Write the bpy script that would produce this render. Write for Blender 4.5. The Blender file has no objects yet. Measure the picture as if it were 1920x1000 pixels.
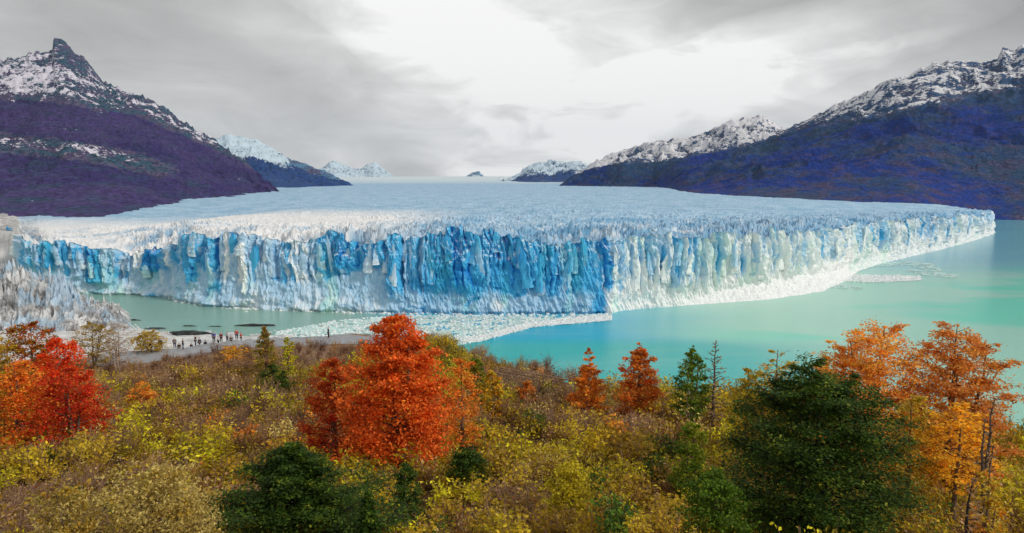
import bpy, math, random
import numpy as np
from mathutils import Vector, Matrix, Quaternion

R = math.radians
C = bpy.context.scene.collection
SC = bpy.context.scene
rnd = random.Random(7)

# ------------------------------------------------------------------ camera, sky, sun
CAMZ = 110.0                      # eye height above the lake
F = 1251.0                        # focal length in pixels of the 1920 px wide photograph
HOR = 335.0
PITCH = math.atan((500.0 - HOR) / F)
cam_data = bpy.data.cameras.new('camera')
cam_data.sensor_width = 36.0
cam_data.lens = 36.0 * F / 1920.0
cam_data.clip_start = 0.2
cam_data.clip_end = 60000.0
cam = bpy.data.objects.new('camera', cam_data)
C.objects.link(cam)
cam.location = (0, 0, CAMZ)
cam.rotation_euler = (math.pi / 2 - PITCH, 0, 0)
SC.camera = cam

SUN_EL = R(34)
SUN_DIR = Vector((0.90, -0.44, 0)).normalized() * math.cos(SUN_EL) + Vector((0, 0, math.sin(SUN_EL)))
sun_data = bpy.data.lights.new('sun', 'SUN')
sun_data.energy = 1.5
sun_data.angle = R(10)
sun_data.color = (1.0, 0.94, 0.86)
sun = bpy.data.objects.new('sun', sun_data)
C.objects.link(sun)
sun.rotation_euler = (-SUN_DIR).to_track_quat('-Z', 'Y').to_euler()

world = bpy.data.worlds.new('World')
SC.world = world
world.use_nodes = True
wn, wl = world.node_tree.nodes, world.node_tree.links
wn.clear()
w_out = wn.new('ShaderNodeOutputWorld')
w_bg = wn.new('ShaderNodeBackground')
w_bg.inputs['Strength'].default_value = 0.1
wl.new(w_bg.outputs[0], w_out.inputs[0])
sky = wn.new('ShaderNodeTexSky')
sky.sky_type = 'NISHITA'
sky.sun_disc = False
sky.sun_elevation = SUN_EL
sky.sun_rotation = math.atan2(SUN_DIR.x, SUN_DIR.y)
w_tc = wn.new('ShaderNodeTexCoord')


def w_math(op, a, b=None, clamp=False):
    n = wn.new('ShaderNodeMath')
    n.operation = op
    n.use_clamp = clamp
    for i, v in enumerate((a, b)):
        if v is None:
            continue
        if isinstance(v, (int, float)):
            n.inputs[i].default_value = v
        else:
            wl.new(v, n.inputs[i])
    return n.outputs[0]


def w_noise(scale, detail, vec, rough=0.55, dist=0.0):
    n = wn.new('ShaderNodeTexNoise')
    n.inputs['Scale'].default_value = scale
    n.inputs['Detail'].default_value = detail
    n.inputs['Roughness'].default_value = rough
    n.inputs['Distortion'].default_value = dist
    wl.new(vec, n.inputs['Vector'])
    return n


w_warp_n = w_noise(2.2, 4, w_tc.outputs['Generated'])
w_sub = wn.new('ShaderNodeVectorMath'); w_sub.operation = 'SUBTRACT'
wl.new(w_warp_n.outputs['Color'], w_sub.inputs[0]); w_sub.inputs[1].default_value = (0.5, 0.5, 0.5)
w_scl = wn.new('ShaderNodeVectorMath'); w_scl.operation = 'SCALE'
wl.new(w_sub.outputs[0], w_scl.inputs[0]); w_scl.inputs['Scale'].default_value = 0.16
w_add = wn.new('ShaderNodeVectorMath'); w_add.operation = 'ADD'
wl.new(w_tc.outputs['Generated'], w_add.inputs[0]); wl.new(w_scl.outputs[0], w_add.inputs[1])
W_VEC = w_add.outputs[0]


def w_blob(px, py, sx, sy, rot, power, amp):
    """a bright or dark bank of cloud around one direction of the sky"""
    d = Vector(((px - 960) / F, 1.0, -(py - HOR) / F)).normalized()
    m = wn.new('ShaderNodeMapping'); m.vector_type = 'TEXTURE'
    m.inputs['Location'].default_value = d
    m.inputs['Rotation'].default_value = (0, R(rot), 0)
    m.inputs['Scale'].default_value = (sx, 0.9, sy)
    wl.new(W_VEC, m.inputs['Vector'])
    g = wn.new('ShaderNodeTexGradient'); g.gradient_type = 'SPHERICAL'
    wl.new(m.outputs[0], g.inputs[0])
    return w_math('MULTIPLY', w_math('POWER', g.outputs['Fac'], power), amp)


w_st = wn.new('ShaderNodeMapping')
w_st.inputs['Scale'].default_value = (1.0, 1.0, 3.2)
wl.new(w_tc.outputs['Generated'], w_st.inputs['Vector'])
w_n1 = w_noise(2.6, 7, w_st.outputs[0], 0.5, 0.6)
w_n2 = w_noise(1.1, 3, w_st.outputs[0], 0.5, 0.3)
val = w_math('ADD', 0.41, w_math('MULTIPLY', w_math('SUBTRACT', w_n1.outputs['Fac'], 0.5), 0.34))
val = w_math('ADD', val, w_math('MULTIPLY', w_math('SUBTRACT', w_n2.outputs['Fac'], 0.5), 0.20))
w_n3 = w_noise(7.0, 6, w_st.outputs[0], 0.6, 0.8)
brk = w_math('ADD', -0.70, w_math('MULTIPLY', w_n1.outputs['Fac'], 1.5))
brk = w_math('ADD', brk, w_math('MULTIPLY', w_n3.outputs['Fac'], 1.9))
val = w_math('ADD', val, w_math('MULTIPLY', w_math('SUBTRACT', w_n3.outputs['Fac'], 0.5), 0.20))
for b in ((960, 290, 0.70, 0.26, 0, 0.9, 0.22), (840, 100, 0.32, 0.085, 30, 0.6, 0.26), (1290, 180, 0.40, 0.070, -17, 0.6, 0.30), (900, 130, 0.14, 0.05, 28, 0.6, 0.12), (1310, 160, 0.12, 0.07, 0, 0.6, 0.16),
          (760, 20, 0.16, 0.12, 20, 1.0, 0.14), (1540, 135, 0.14, 0.014, -12, 0.7, 0.16), (1130, 90, 0.3, 0.08, 10, 0.9, 0.10),
          (470, 190, 0.34, 0.15, 38, 1.0, -0.09), (1780, 20, 0.5, 0.10, 0, 0.8, -0.15), (600, 215, 0.22, 0.05, 30, 0.9, -0.08)):
    bb_ = w_blob(*b)
    val = w_math('ADD', val, w_math('MULTIPLY', bb_, brk))
val = w_math('MINIMUM', w_math('MAXIMUM', val, 0.27), 0.74)
w_cc = wn.new('ShaderNodeCombineColor')
wl.new(w_math('MULTIPLY', val, 10.0), w_cc.inputs[0])
wl.new(w_math('MULTIPLY', val, 10.0), w_cc.inputs[1])
wl.new(w_math('ADD', w_math('MULTIPLY', val, 9.85), 0.0), w_cc.inputs[2])
w_cov = wn.new('ShaderNodeMapRange')
wl.new(w_n1.outputs['Fac'], w_cov.inputs[0])
w_cov.inputs[1].default_value = 0.26; w_cov.inputs[2].default_value = 0.36
w_cov.inputs[3].default_value = 0.90; w_cov.inputs[4].default_value = 0.995
w_mix = wn.new('ShaderNodeMix'); w_mix.data_type = 'RGBA'
wl.new(w_cov.outputs[0], w_mix.inputs['Factor'])
wl.new(sky.outputs[0], w_mix.inputs['A']); wl.new(w_cc.outputs[0], w_mix.inputs['B'])
wl.new(w_mix.outputs['Result'], w_bg.inputs['Color'])

SC.view_settings.view_transform = 'Standard'
SC.view_settings.look = 'None'
SC.view_settings.exposure = 0.42
SC.view_settings.gamma = 1.0
SC.view_settings.use_curve_mapping = False
SC.cycles.volume_bounces = 0
SC.cycles.volume_step_rate = 5
SC.cycles.max_bounces = 6
SC.cycles.transparent_max_bounces = 8


# ------------------------------------------------------------------ helpers
def ray(px, py):
    x, y = (px - 960.0) / F, -(py - 500.0) / F
    return np.array([x, math.cos(PITCH) + y * math.sin(PITCH), -math.sin(PITCH) + y * math.cos(PITCH)])


def at_depth(px, py, Y):
    d = ray(px, py); k = Y / d[1]
    return d[0] * k, Y, CAMZ + d[2] * k


def on_plane(px, py, z=0.0):
    d = ray(px, py); k = (z - CAMZ) / d[2]
    return np.array([d[0] * k, d[1] * k, z])


_perm = np.random.RandomState(11).permutation(256)
_perm = np.concatenate([_perm, _perm, _perm])
_grad = np.random.RandomState(5).normal(size=(256, 3)); _grad /= np.linalg.norm(_grad, axis=1)[:, None]


def perlin(x, y, z=0.0):
    x, y, z = np.broadcast_arrays(np.asarray(x, float), np.asarray(y, float), np.asarray(z, float))
    xi, yi, zi = np.floor(x).astype(int), np.floor(y).astype(int), np.floor(z).astype(int)
    xf, yf, zf = x - xi, y - yi, z - zi
    xi &= 255; yi &= 255; zi &= 255
    f = lambda t: t * t * t * (t * (t * 6 - 15) + 10)
    u, v, w = f(xf), f(yf), f(zf)
    out = 0
    for dx in (0, 1):
        for dy in (0, 1):
            for dz in (0, 1):
                h = _perm[_perm[_perm[(xi + dx) & 255] + ((yi + dy) & 255)] + ((zi + dz) & 255)]
                g = _grad[h]
                dot = g[..., 0] * (xf - dx) + g[..., 1] * (yf - dy) + g[..., 2] * (zf - dz)
                out = out + dot * (u if dx else 1 - u) * (v if dy else 1 - v) * (w if dz else 1 - w)
    return out * 1.6


def fbm(x, y, z=0.0, o=4, lac=2.0, g=0.5):
    a, s = 1.0, 0
    for i in range(o):
        s = s + a * perlin(np.asarray(x) + 17.3 * i, np.asarray(y) + 9.1 * i, z)
        x, y, z = np.asarray(x) * lac, np.asarray(y) * lac, np.asarray(z) * lac
        a *= g
    return s


def ridged(x, y, z=0.0, o=4, g=0.5):
    a, s, t = 1.0, 0, 0
    for i in range(o):
        n = 1 - np.abs(perlin(np.asarray(x) + 7.7 * i, np.asarray(y) + 3.3 * i, z)) * 1.5
        s = s + a * n * np.abs(n); t += a
        x, y, z = np.asarray(x) * 2.05, np.asarray(y) * 2.05, np.asarray(z) * 2.05
        a *= g
    return s / t


def sstep(a, b, x):
    t = np.clip((x - a) / (b - a), 0, 1)
    return t * t * (3 - 2 * t)


def mesh_data(name, V, faces, mat=None, col=None, smooth=False, attrs=None, mats=None, mat_idx=None):
    """faces: list of int arrays (n,3)/(n,4)/..."""
    if isinstance(faces, np.ndarray):
        faces = [faces]
    faces = [f for f in faces if len(f)]
    me = bpy.data.meshes.new(name)
    V = np.asarray(V, np.float32)
    me.vertices.add(len(V)); me.vertices.foreach_set('co', V.ravel())
    loops = np.concatenate([f.ravel() for f in faces]).astype(np.int32)
    counts = np.concatenate([np.full(len(f), f.shape[1]) for f in faces])
    starts = np.concatenate([[0], np.cumsum(counts)[:-1]]).astype(np.int32)
    me.loops.add(len(loops)); me.loops.foreach_set('vertex_index', loops)
    me.polygons.add(len(counts)); me.polygons.foreach_set('loop_start', starts)
    if smooth:
        me.polygons.foreach_set('use_smooth', np.ones(len(counts), bool))
    else:
        me.polygons.foreach_set('use_smooth', np.zeros(len(counts), bool))
    for m in (mats or ([mat] if mat else [])):
        me.materials.append(m)
    if mat_idx is not None:
        me.polygons.foreach_set('material_index', np.asarray(mat_idx, np.int32))
    me.update(calc_edges=True)
    if col is not None:
        a = me.attributes.new('Col', 'FLOAT_COLOR', 'POINT')
        c = np.ones((len(V), 4), np.float32); c[:, :3] = col
        a.data.foreach_set('color', c.ravel())
    for k, v in (attrs or {}).items():
        a = me.attributes.new(k, 'FLOAT', 'POINT')
        a.data.foreach_set('value', np.asarray(v, np.float32).ravel())
    return me


def link(name, me, parent=None, **props):
    o = bpy.data.objects.new(name, me)
    C.objects.link(o)
    if parent is not None:
        o.parent = parent
    for k, v in props.items():
        o[k] = v
    return o


def grid_faces(nu, nv):
    i = np.arange(nu - 1)[:, None] * nv + np.arange(nv - 1)[None, :]
    i = i.ravel()
    return np.stack([i, i + nv, i + nv + 1, i + 1], 1)


# ------------------------------------------------------------------ materials
def mat_new(name, rough=0.8, base=(0.5, 0.5, 0.5)):
    m = bpy.data.materials.new(name); m.use_nodes = True
    p = m.node_tree.nodes['Principled BSDF']
    p.inputs['Base Color'].default_value = (*base, 1)
    p.inputs['Roughness'].default_value = rough
    p.inputs['Specular IOR Level'].default_value = 0.25
    return m, m.node_tree.nodes, m.node_tree.links, p


class NT:
    def __init__(s, m):
        s.n, s.l = m.node_tree.nodes, m.node_tree.links

    def put(s, v, inp):
        if hasattr(v, 'is_output') or isinstance(v, bpy.types.NodeSocket):
            s.l.new(v, inp)
        elif isinstance(v, tuple) and len(v) == 3 and inp.type == 'RGBA':
            inp.default_value = (*v, 1)
        else:
            inp.default_value = v

    def pos(s, scale=(1, 1, 1)):
        g = s.n.new('ShaderNodeNewGeometry')
        m = s.n.new('ShaderNodeMapping'); m.inputs['Scale'].default_value = scale
        s.l.new(g.outputs['Position'], m.inputs[0])
        return m.outputs[0]

    def noise(s, vec, scale=1.0, detail=4, rough=0.55, dist=0.0):
        n = s.n.new('ShaderNodeTexNoise')
        n.inputs['Scale'].default_value = scale; n.inputs['Detail'].default_value = detail
        n.inputs['Roughness'].default_value = rough; n.inputs['Distortion'].default_value = dist
        s.l.new(vec, n.inputs['Vector'])
        return n.outputs['Fac']

    def ramp(s, fac, a, b, lo=0.0, hi=1.0):
        n = s.n.new('ShaderNodeMapRange'); n.interpolation_type = 'SMOOTHSTEP'
        s.put(fac, n.inputs[0])
        for i, v in zip((1, 2, 3, 4), (a, b, lo, hi)):
            n.inputs[i].default_value = v
        return n.outputs[0]

    def mix(s, fac, a, b, blend='MIX'):
        n = s.n.new('ShaderNodeMix'); n.data_type = 'RGBA'; n.blend_type = blend
        s.put(fac, n.inputs['Factor']); s.put(a, n.inputs['A']); s.put(b, n.inputs['B'])
        return n.outputs['Result']

    def math(s, op, a, b=0.0, clamp=False):
        n = s.n.new('ShaderNodeMath'); n.operation = op; n.use_clamp = clamp
        s.put(a, n.inputs[0]); s.put(b, n.inputs[1])
        return n.outputs[0]

    def attr(s, name, out='Fac'):
        n = s.n.new('ShaderNodeAttribute'); n.attribute_name = name
        return n.outputs[out]

    def xyz(s):
        g = s.n.new('ShaderNodeNewGeometry'); x = s.n.new('ShaderNodeSeparateXYZ')
        s.l.new(g.outputs['Position'], x.inputs[0])
        return x.outputs

    def nz(s):
        g = s.n.new('ShaderNodeNewGeometry'); x = s.n.new('ShaderNodeSeparateXYZ')
        s.l.new(g.outputs['Normal'], x.inputs[0])
        return x.outputs[2]

    def bump(s, h, strength, dist, p):
        b = s.n.new('ShaderNodeBump'); b.inputs['Strength'].default_value = strength
        b.inputs['Distance'].default_value = dist
        s.l.new(h, b.inputs['Height']); s.l.new(b.outputs[0], p.inputs['Normal'])


def leaf_material(name, vr=0.30, hr=0.012):
    m, n, l, p = mat_new(name, 0.6)
    t = NT(m)
    c = t.attr('Col', 'Color')
    oi = n.new('ShaderNodeObjectInfo')
    hs = n.new('ShaderNodeHueSaturation')
    l.new(c, hs.inputs['Color'])
    l.new(t.math('ADD', t.math('MULTIPLY', oi.outputs['Random'], vr), 1.05 - vr / 2), hs.inputs['Value'])
    l.new(t.math('ADD', t.math('MULTIPLY', oi.outputs['Random'], hr), 0.5 - hr / 2), hs.inputs['Hue'])
    l.new(hs.outputs[0], p.inputs['Base Color'])
    tr = n.new('ShaderNodeBsdfTranslucent'); l.new(hs.outputs[0], tr.inputs['Color'])
    mx = n.new('ShaderNodeMixShader'); mx.inputs[0].default_value = 0.38
    l.new(p.outputs[0], mx.inputs[1]); l.new(tr.outputs[0], mx.inputs[2])
    l.new(mx.outputs[0], n['Material Output'].inputs['Surface'])
    return m


LEAF = leaf_material('leaf')
LEAF_BRUSH = leaf_material('brush_leaf', 0.95, 0.03)


def flat(name, base, rough=0.8, var=0.25, scale=3.0):
    m, n, l, p = mat_new(name, rough, base)
    t = NT(m)
    f = t.noise(t.pos(), scale, 4)
    c = t.mix(t.ramp(f, 0.3, 0.7), tuple(b * (1 - var) for b in base), tuple(min(1, b * (1 + var)) for b in base))
    l.new(c, p.inputs['Base Color'])
    return m


BARK = flat('bark_grey_brown', (0.16, 0.11, 0.08), 0.9, 0.4, 9)
BARK_PALE = flat('bark_pale', (0.42, 0.33, 0.26), 0.9, 0.3, 9)
BARK_DARK = flat('bark_dark', (0.035, 0.03, 0.03), 0.9, 0.4, 9)
TWIG = flat('twig_brown', (0.36, 0.22, 0.14), 0.9, 0.35, 6)

# glacier ice
m_ice, n, l, p = mat_new('glacier_ice', 0.45)
p.inputs['Specular IOR Level'].default_value = 0.4
t = NT(m_ice)
X, Y, Z = t.xyz()
fine = t.noise(t.pos((1, 1, 0.22)), 0.16, 6, 0.65)
broad = t.noise(t.pos((1, 1, 0.5)), 0.022, 3, 0.5)
cavity = t.attr('cavity')
bl = t.attr('blue')
b = t.math('ADD', bl, t.math('MULTIPLY', t.math('SUBTRACT', fine, 0.5), 0.62))
b = t.math('ADD', b, t.math('MULTIPLY', t.math('SUBTRACT', broad, 0.5), 0.30))
b = t.math('ADD', b, t.math('MULTIPLY', cavity, 0.42))
col = t.mix(t.ramp(b, 0.02, 0.34), (0.91, 0.92, 0.91), (0.43, 0.65, 0.84))
col = t.mix(t.ramp(b, 0.40, 0.72), col, (0.07, 0.46, 0.78))
col = t.mix(t.ramp(b, 0.85, 1.25), col, (0.006, 0.25, 0.66))
teal = t.noise(t.pos((1, 1, 0.3)), 0.05, 3)
col = t.mix(t.math('MULTIPLY', t.ramp(teal, 0.53, 0.66), t.ramp(X, 90, 110, 0.6, 0.3)), col, t.mix(1.0, col, (0.62, 0.98, 0.82), 'MULTIPLY'))
snowtop = t.math('MULTIPLY', t.ramp(t.nz(), 0.45, 0.8), t.ramp(Z, 38, 46))
col = t.mix(t.math('MULTIPLY', snowtop, 0.85), col, (0.80, 0.86, 0.92))
l.new(col, p.inputs['Base Color'])
t.bump(t.noise(t.pos((1, 1, 0.3)), 0.5, 5, 0.7), 0.6, 1.2, p)

# glacier upper surface
m_snow, n, l, p = mat_new('glacier_surface', 0.7)
t = NT(m_snow)
X, Y, Z = t.xyz()
cav = t.attr('cavity')
ice_n = t.noise(t.pos(), 0.03, 6, 0.65)
sun_patch_tint = t.math('MULTIPLY', t.ramp(X, -50, -170), t.ramp(Y, 1150, 850))  # patch of sun on the left ice, painted into the colour as white
c1 = t.mix(t.ramp(ice_n, 0.4, 0.62), (0.30, 0.50, 0.68), (0.44, 0.62, 0.78))
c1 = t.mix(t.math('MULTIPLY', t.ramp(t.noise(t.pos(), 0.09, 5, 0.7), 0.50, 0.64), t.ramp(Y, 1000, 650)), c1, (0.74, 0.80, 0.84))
c1 = t.mix(sun_patch_tint, c1, (0.86, 0.86, 0.86))
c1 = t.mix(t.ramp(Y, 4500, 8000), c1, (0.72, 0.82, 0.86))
c1 = t.mix(t.math('MULTIPLY', t.ramp(cav, 0.35, 0.9), 0.7), c1, (0.13, 0.38, 0.60))
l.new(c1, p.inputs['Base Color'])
t.bump(t.noise(t.pos(), 0.25, 6, 0.7), 0.7, 2.0, p)

# dirty serac ice
m_dirty, n, l, p = mat_new('dirty_ice', 0.6)
t = NT(m_dirty)
X, Y, Z = t.xyz()
dn = t.noise(t.pos((1, 1, 0.75)), 0.16, 6, 0.7)
dz = t.ramp(t.noise(t.pos((1, 1, 0.8)), 0.045, 4, 0.65), 0.44, 0.60)
c = t.mix(t.ramp(dn, 0.36, 0.56), (0.15, 0.145, 0.145), (0.86, 0.86, 0.86))
c = t.mix(t.math('MULTIPLY', dz, 0.7), c, (0.30, 0.30, 0.30))
c = t.mix(t.math('MULTIPLY', t.ramp(t.noise(t.pos(), 0.05, 2), 0.48, 0.6), 0.8), c, (0.48, 0.66, 0.82))
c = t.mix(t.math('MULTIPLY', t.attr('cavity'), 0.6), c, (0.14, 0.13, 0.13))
l.new(c, p.inputs['Base Color'])
t.bump(dn, 0.8, 2.0, p)

# mountains
def mountain_mat(name, forest_a, forest_b, patch, rock, snow, nscale=0.010, patch_amt=0.7):
    m, n, l, p = mat_new(name, 0.9)
    t = NT(m)
    pos = t.pos((1, 1, 2.6))
    big = t.noise(pos, nscale * 0.35, 3, 0.5)
    mid = t.noise(pos, nscale * 1.5, 5, 0.65)
    tiny = t.noise(pos, nscale * 9, 4, 0.7)
    f = t.mix(t.ramp(t.math('ADD', t.math('MULTIPLY', big, 0.6), t.math('MULTIPLY', mid, 0.4)), 0.42, 0.58), forest_a, forest_b)
    f = t.mix(t.math('MULTIPLY', t.math('MULTIPLY', t.ramp(mid, 0.44, 0.66), t.attr('low')), patch_amt), f, patch)
    f = t.mix(t.ramp(tiny, 0.35, 0.7, 0.0, 1.0), t.mix(1.0, f, (0.55, 0.55, 0.55), 'MULTIPLY'), t.mix(1.0, f, (1.5, 1.5, 1.5), 'MULTIPLY'))
    rk = t.mix(t.ramp(tiny, 0.35, 0.65), tuple(v * 0.45 for v in rock), tuple(v * 1.7 for v in rock))
    rk = t.mix(t.ramp(mid, 0.42, 0.60), rk, t.mix(t.ramp(tiny, 0.4, 0.6), tuple(v * 0.7 for v in forest_b), (0.15, 0.12, 0.19)))
    f = t.mix(t.ramp(t.math('ADD', t.attr('rocky'), t.math('MULTIPLY', t.math('SUBTRACT', mid, 0.5), 0.9)), 0.4, 0.6), f, rk)
    s = t.math('ADD', t.attr('snow'), t.math('MULTIPLY', t.math('SUBTRACT', mid, 0.5), 1.0))
    runs = t.noise(t.pos((1, 1, 0.30)), nscale * 3.2, 4, 0.6)
    s = t.math('ADD', s, t.math('MULTIPLY', t.math('SUBTRACT', tiny, 0.5), 1.3))
    s = t.math('ADD', s, t.math('MULTIPLY', t.math('SUBTRACT', runs, 0.5), 1.3))
    f = t.mix(t.ramp(s, 0.46, 0.56), f, snow)
    l.new(f, p.inputs['Base Color'])
    t.bump(tiny, 0.8, 9.0, p)
    return m


M_LEFT = mountain_mat('rock_and_forest_left', (0.042, 0.030, 0.135), (0.074, 0.048, 0.165), (0.018, 0.070, 0.115), (0.035, 0.085, 0.13), (0.80, 0.76, 0.86))
M_RIGHT = mountain_mat('rock_and_forest_right', (0.006, 0.036, 0.25), (0.024, 0.070, 0.150), (0.085, 0.055, 0.130), (0.035, 0.085, 0.19), (0.88, 0.87, 0.90), patch_amt=0.85)
M_FAR = mountain_mat('far_rock', (0.015, 0.05, 0.20), (0.02, 0.07, 0.22), (0.03, 0.08, 0.2), (0.10, 0.22, 0.36), (0.62, 0.76, 0.86), 0.006)

# lake
m_water, n, l, p = mat_new('lake_water', 0.13)
p.inputs['IOR'].default_value = 1.33
p.inputs['Specular IOR Level'].default_value = 0.35
t = NT(m_water)
X, Y, Z = t.xyz()
bn = t.noise(t.pos((0.5, 1, 1)), 0.006, 3, 0.5, 0.5)
Xn = t.math('ADD', X, t.math('MULTIPLY', t.math('SUBTRACT', bn, 0.5), 160))
cyan = (0.0, 0.45, 0.68); turq = (0.05, 0.50, 0.48); jade = (0.37, 0.72, 0.58); leftc = (0.27, 0.47, 0.39)
c = t.mix(t.ramp(Xn, 40, 190), cyan, jade)
c = t.mix(t.ramp(Xn, -60, -150), c, leftc)
turqf = t.math('MULTIPLY', t.ramp(Y, 465, 425), t.ramp(X, 260, 120))
c = t.mix(turqf, c, turq)
c = t.mix(t.math('MULTIPLY', t.ramp(bn, 0.5, 0.62), t.ramp(X, 90, 220)), c, (0.16, 0.72, 0.54))
c = t.mix(t.ramp(Y, 700, 900), c, (0.16, 0.46, 0.56))
c = t.mix(t.math('MULTIPLY', t.ramp(t.noise(t.pos((0.3, 1, 1)), 0.02, 4, 0.6), 0.5, 0.7), 0.25), c, (0.35, 0.62, 0.55))
l.new(c, p.inputs['Base Color'])
wav = t.noise(t.pos((1, 1.6, 1)), 0.55, 4, 0.6)
t.bump(wav, 0.5, 0.6, p)

M_BRASH = flat('brash_ice_white', (0.80, 0.84, 0.84), 0.6, 0.12, 0.4)
M_BRASH_GREEN = flat('brash_slush', (0.50, 0.72, 0.68), 0.6, 0.2, 0.08)
M_BEACH = flat('beach_gravel', (0.62, 0.62, 0.61), 0.9, 0.25, 0.09)
M_ROCK = flat('dark_shore_rock', (0.045, 0.05, 0.05), 0.85, 0.5, 0.3)
M_PATH = flat('path_gravel_grey', (0.32, 0.33, 0.35), 0.9, 0.15, 1.2)
M_WOOD = flat('weathered_timber', (0.36, 0.24, 0.16), 0.85, 0.3, 4)

m_soil, n, l, p = mat_new('hillside_soil', 0.95)
t = NT(m_soil)
s1 = t.noise(t.pos(), 0.25, 5, 0.65); s2 = t.noise(t.pos(), 5.0, 4, 0.7)
c = t.mix(t.ramp(s1, 0.4, 0.6), (0.12, 0.062, 0.030), (0.24, 0.13, 0.065))
c = t.mix(t.math('MULTIPLY', t.ramp(s2, 0.5, 0.7), 0.6), c, (0.26, 0.17, 0.10))
c = t.mix(t.attr('bare'), c, t.mix(t.ramp(s2, 0.35, 0.65), (0.20, 0.11, 0.065), (0.42, 0.27, 0.18)))
l.new(c, p.inputs['Base Color'])
t.bump(s2, 0.8, 0.1, p)

# ------------------------------------------------------------------ lake
def disc_sheet(name, z, mat, kind, rmax=11500, extra=None):
    az = np.linspace(-math.pi, math.pi, 97)
    rr = np.array([5, 60, 200, 500, 1000, 2000, 4000, 8000, rmax])
    A, RR = np.meshgrid(az, rr, indexing='ij')
    V = np.stack([np.sin(A) * RR, np.cos(A) * RR, np.full_like(A, z)], -1).reshape(-1, 3)
    o = link(name, mesh_data(name, V, grid_faces(len(az), len(rr))[:, ::-1], mat, smooth=True), kind=kind)
    return o


lake = disc_sheet('lake', 0.0, m_water, 'structure')
lake['label'] = 'turquoise glacial lake with milky green and cyan water'

# ------------------------------------------------------------------ glacier
# front: (px, py of the waterline, height of the wall in metres)
FRONT = [(18, 500, 48), (30, 520, 50), (42, 547, 53), (130, 549, 52), (170, 549, 46), (205, 550, 43), (270, 552, 45), (322, 556, 47), (338, 562, 60),
         (400, 572, 60), (500, 578, 63), (535, 580, 59), (620, 582, 63), (700, 584, 60), (790, 586, 64), (870, 588, 66), (960, 588, 63),
         (1040, 587, 58), (1100, 587, 61), (1143, 586, 60), (1160, 582, 60), (1250, 574, 62), (1330, 566, 60), (1420, 556, 60), (1500, 542, 61), (1560, 523, 59),
         (1640, 496, 57), (1700, 482, 54), (1760, 468, 50), (1820, 452, 46), (1856, 440, 43), (1862, 436, 42)]
fp = np.array([(*on_plane(a, b)[:2], h) for a, b, h in FRONT])
# refine the plan line by arc length
seg = np.r_[0, np.cumsum(np.hypot(*np.diff(fp[:, :2], axis=0).T))]
NS = 1500
# sample densely where the picture shows it large
pxs = np.array([f[0] for f in FRONT], float)
s_of_px = lambda q: np.interp(q, pxs, seg)
S = s_of_px(np.linspace(pxs[0], pxs[-1], NS))
fx, fy, fh = (np.interp(S, seg, fp[:, i]) for i in range(3))
# scallops of the calving front in plan
k = np.r_[0, np.diff(fx)] + 1e-9; k2 = np.r_[0, np.diff(fy)]
ker = np.ones(25) / 25
tx = np.convolve(np.gradient(fx), ker, 'same'); ty = np.convolve(np.gradient(fy), ker, 'same')
tl = np.hypot(tx, ty); nx_, ny_ = ty / tl, -tx / tl       # outward, towards the lake
NT_ = 84
T = np.linspace(0, 1, NT_)
PXS = np.interp(S, seg, pxs)                       # where along the front


def cells(coord, wmin, wmax, seed):
    """random-width blocks along the front: block number, place in the block 0..1"""
    r_ = np.random.RandomState(seed)
    edges = np.cumsum(r_.uniform(wmin, wmax, 2000)) - 200
    i_ = np.searchsorted(edges, coord)
    lo = edges[np.maximum(i_ - 1, 0)]; hi = edges[i_]
    return i_, (coord - lo) / (hi - lo), r_.uniform(0, 1, 2001), r_.uniform(0, 1, 2001), r_.uniform(0, 1, 2001)


SS, TT = np.meshgrid(S, T, indexing='ij')
Zr = TT * fh[:, None]
slant = 0.28 * fbm(SS / 130, 0.4, 2.2, 2)
warp = 5.0 * fbm(SS / 35, Zr / 30, 3.1, 3)
cA, uA, hA, oA, bA = cells(SS + warp + slant * Zr, 9, 30, 1)
cB, uB, hB, oB, bB = cells(SS + warp * 0.6 + slant * Zr + 1.5 * fbm(SS / 9, Zr / 12, 4.1, 2), 3.0, 9, 2)
lowc = 0.10 + 0.55 * hA[cA]                                    # where a block's clean cut ends below
up = sstep(lowc, lowc + 0.14, TT + 0.05 * fbm(SS / 8, Zr / 8, 6, 2))
# ragged crest: every block has a height of its own
cA1, cB1 = cA[:, -1], cB[:, -1]
top_n = 7.0 * (bA[cA1] - 0.62) + 4.0 * (bB[cB1] - 0.5) + 1.6 * fbm(S / 4.0, 4.4, 0, 3) - 3.0 * np.abs(uB[:, -1] - 0.5) ** 2 * 2
for c_, w_, a_ in ((620, 22, 5), (860, 60, 5), (350, 18, 3), (560, 18, 3), (725, 22, 3), (1040, 30, -3), (250, 40, -2)):
    top_n = top_n + a_ * np.exp(-((PXS - c_) / w_) ** 2)
fh2 = fh + top_n
HH = fh2[:, None] * np.ones(NT_)[None, :]
ZZ = TT * HH
edgeA = np.minimum(uA, 1 - uA); edgeB = np.minimum(uB, 1 - uB)
fl2 = ridged((SS + warp * 1.4) / 9.5, ZZ / 45, 5.0, 3)
fl3 = ridged((SS + 0.35 * ZZ) / 3.6, ZZ / 14, 8.0, 3)
blk = fbm(SS / 9, ZZ / 7, 2.0, 4)
crack = ridged((SS + ZZ * 0.9) / 40, (ZZ - SS * 0.2) / 22, 4.0, 2) ** 4 * (fbm(SS / 45, ZZ / 30, 9.0, 2) > 0.05)
foot = np.clip(1 - TT * 2.4, 0, 1) ** 1.2
quiet = 1 - 0.45 * sstep(820, 640, PXS)[:, None] * (1 - up)          # the lower left wall is smoother
pxn = PXS[:, None] + 22 * fbm(SS / 12, Zr / 14, 5.5, 3); leftw = sstep(820, 640, pxn); rightw = sstep(1138, 1156, pxn); midw = (1 - leftw) * (1 - rightw)
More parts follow.
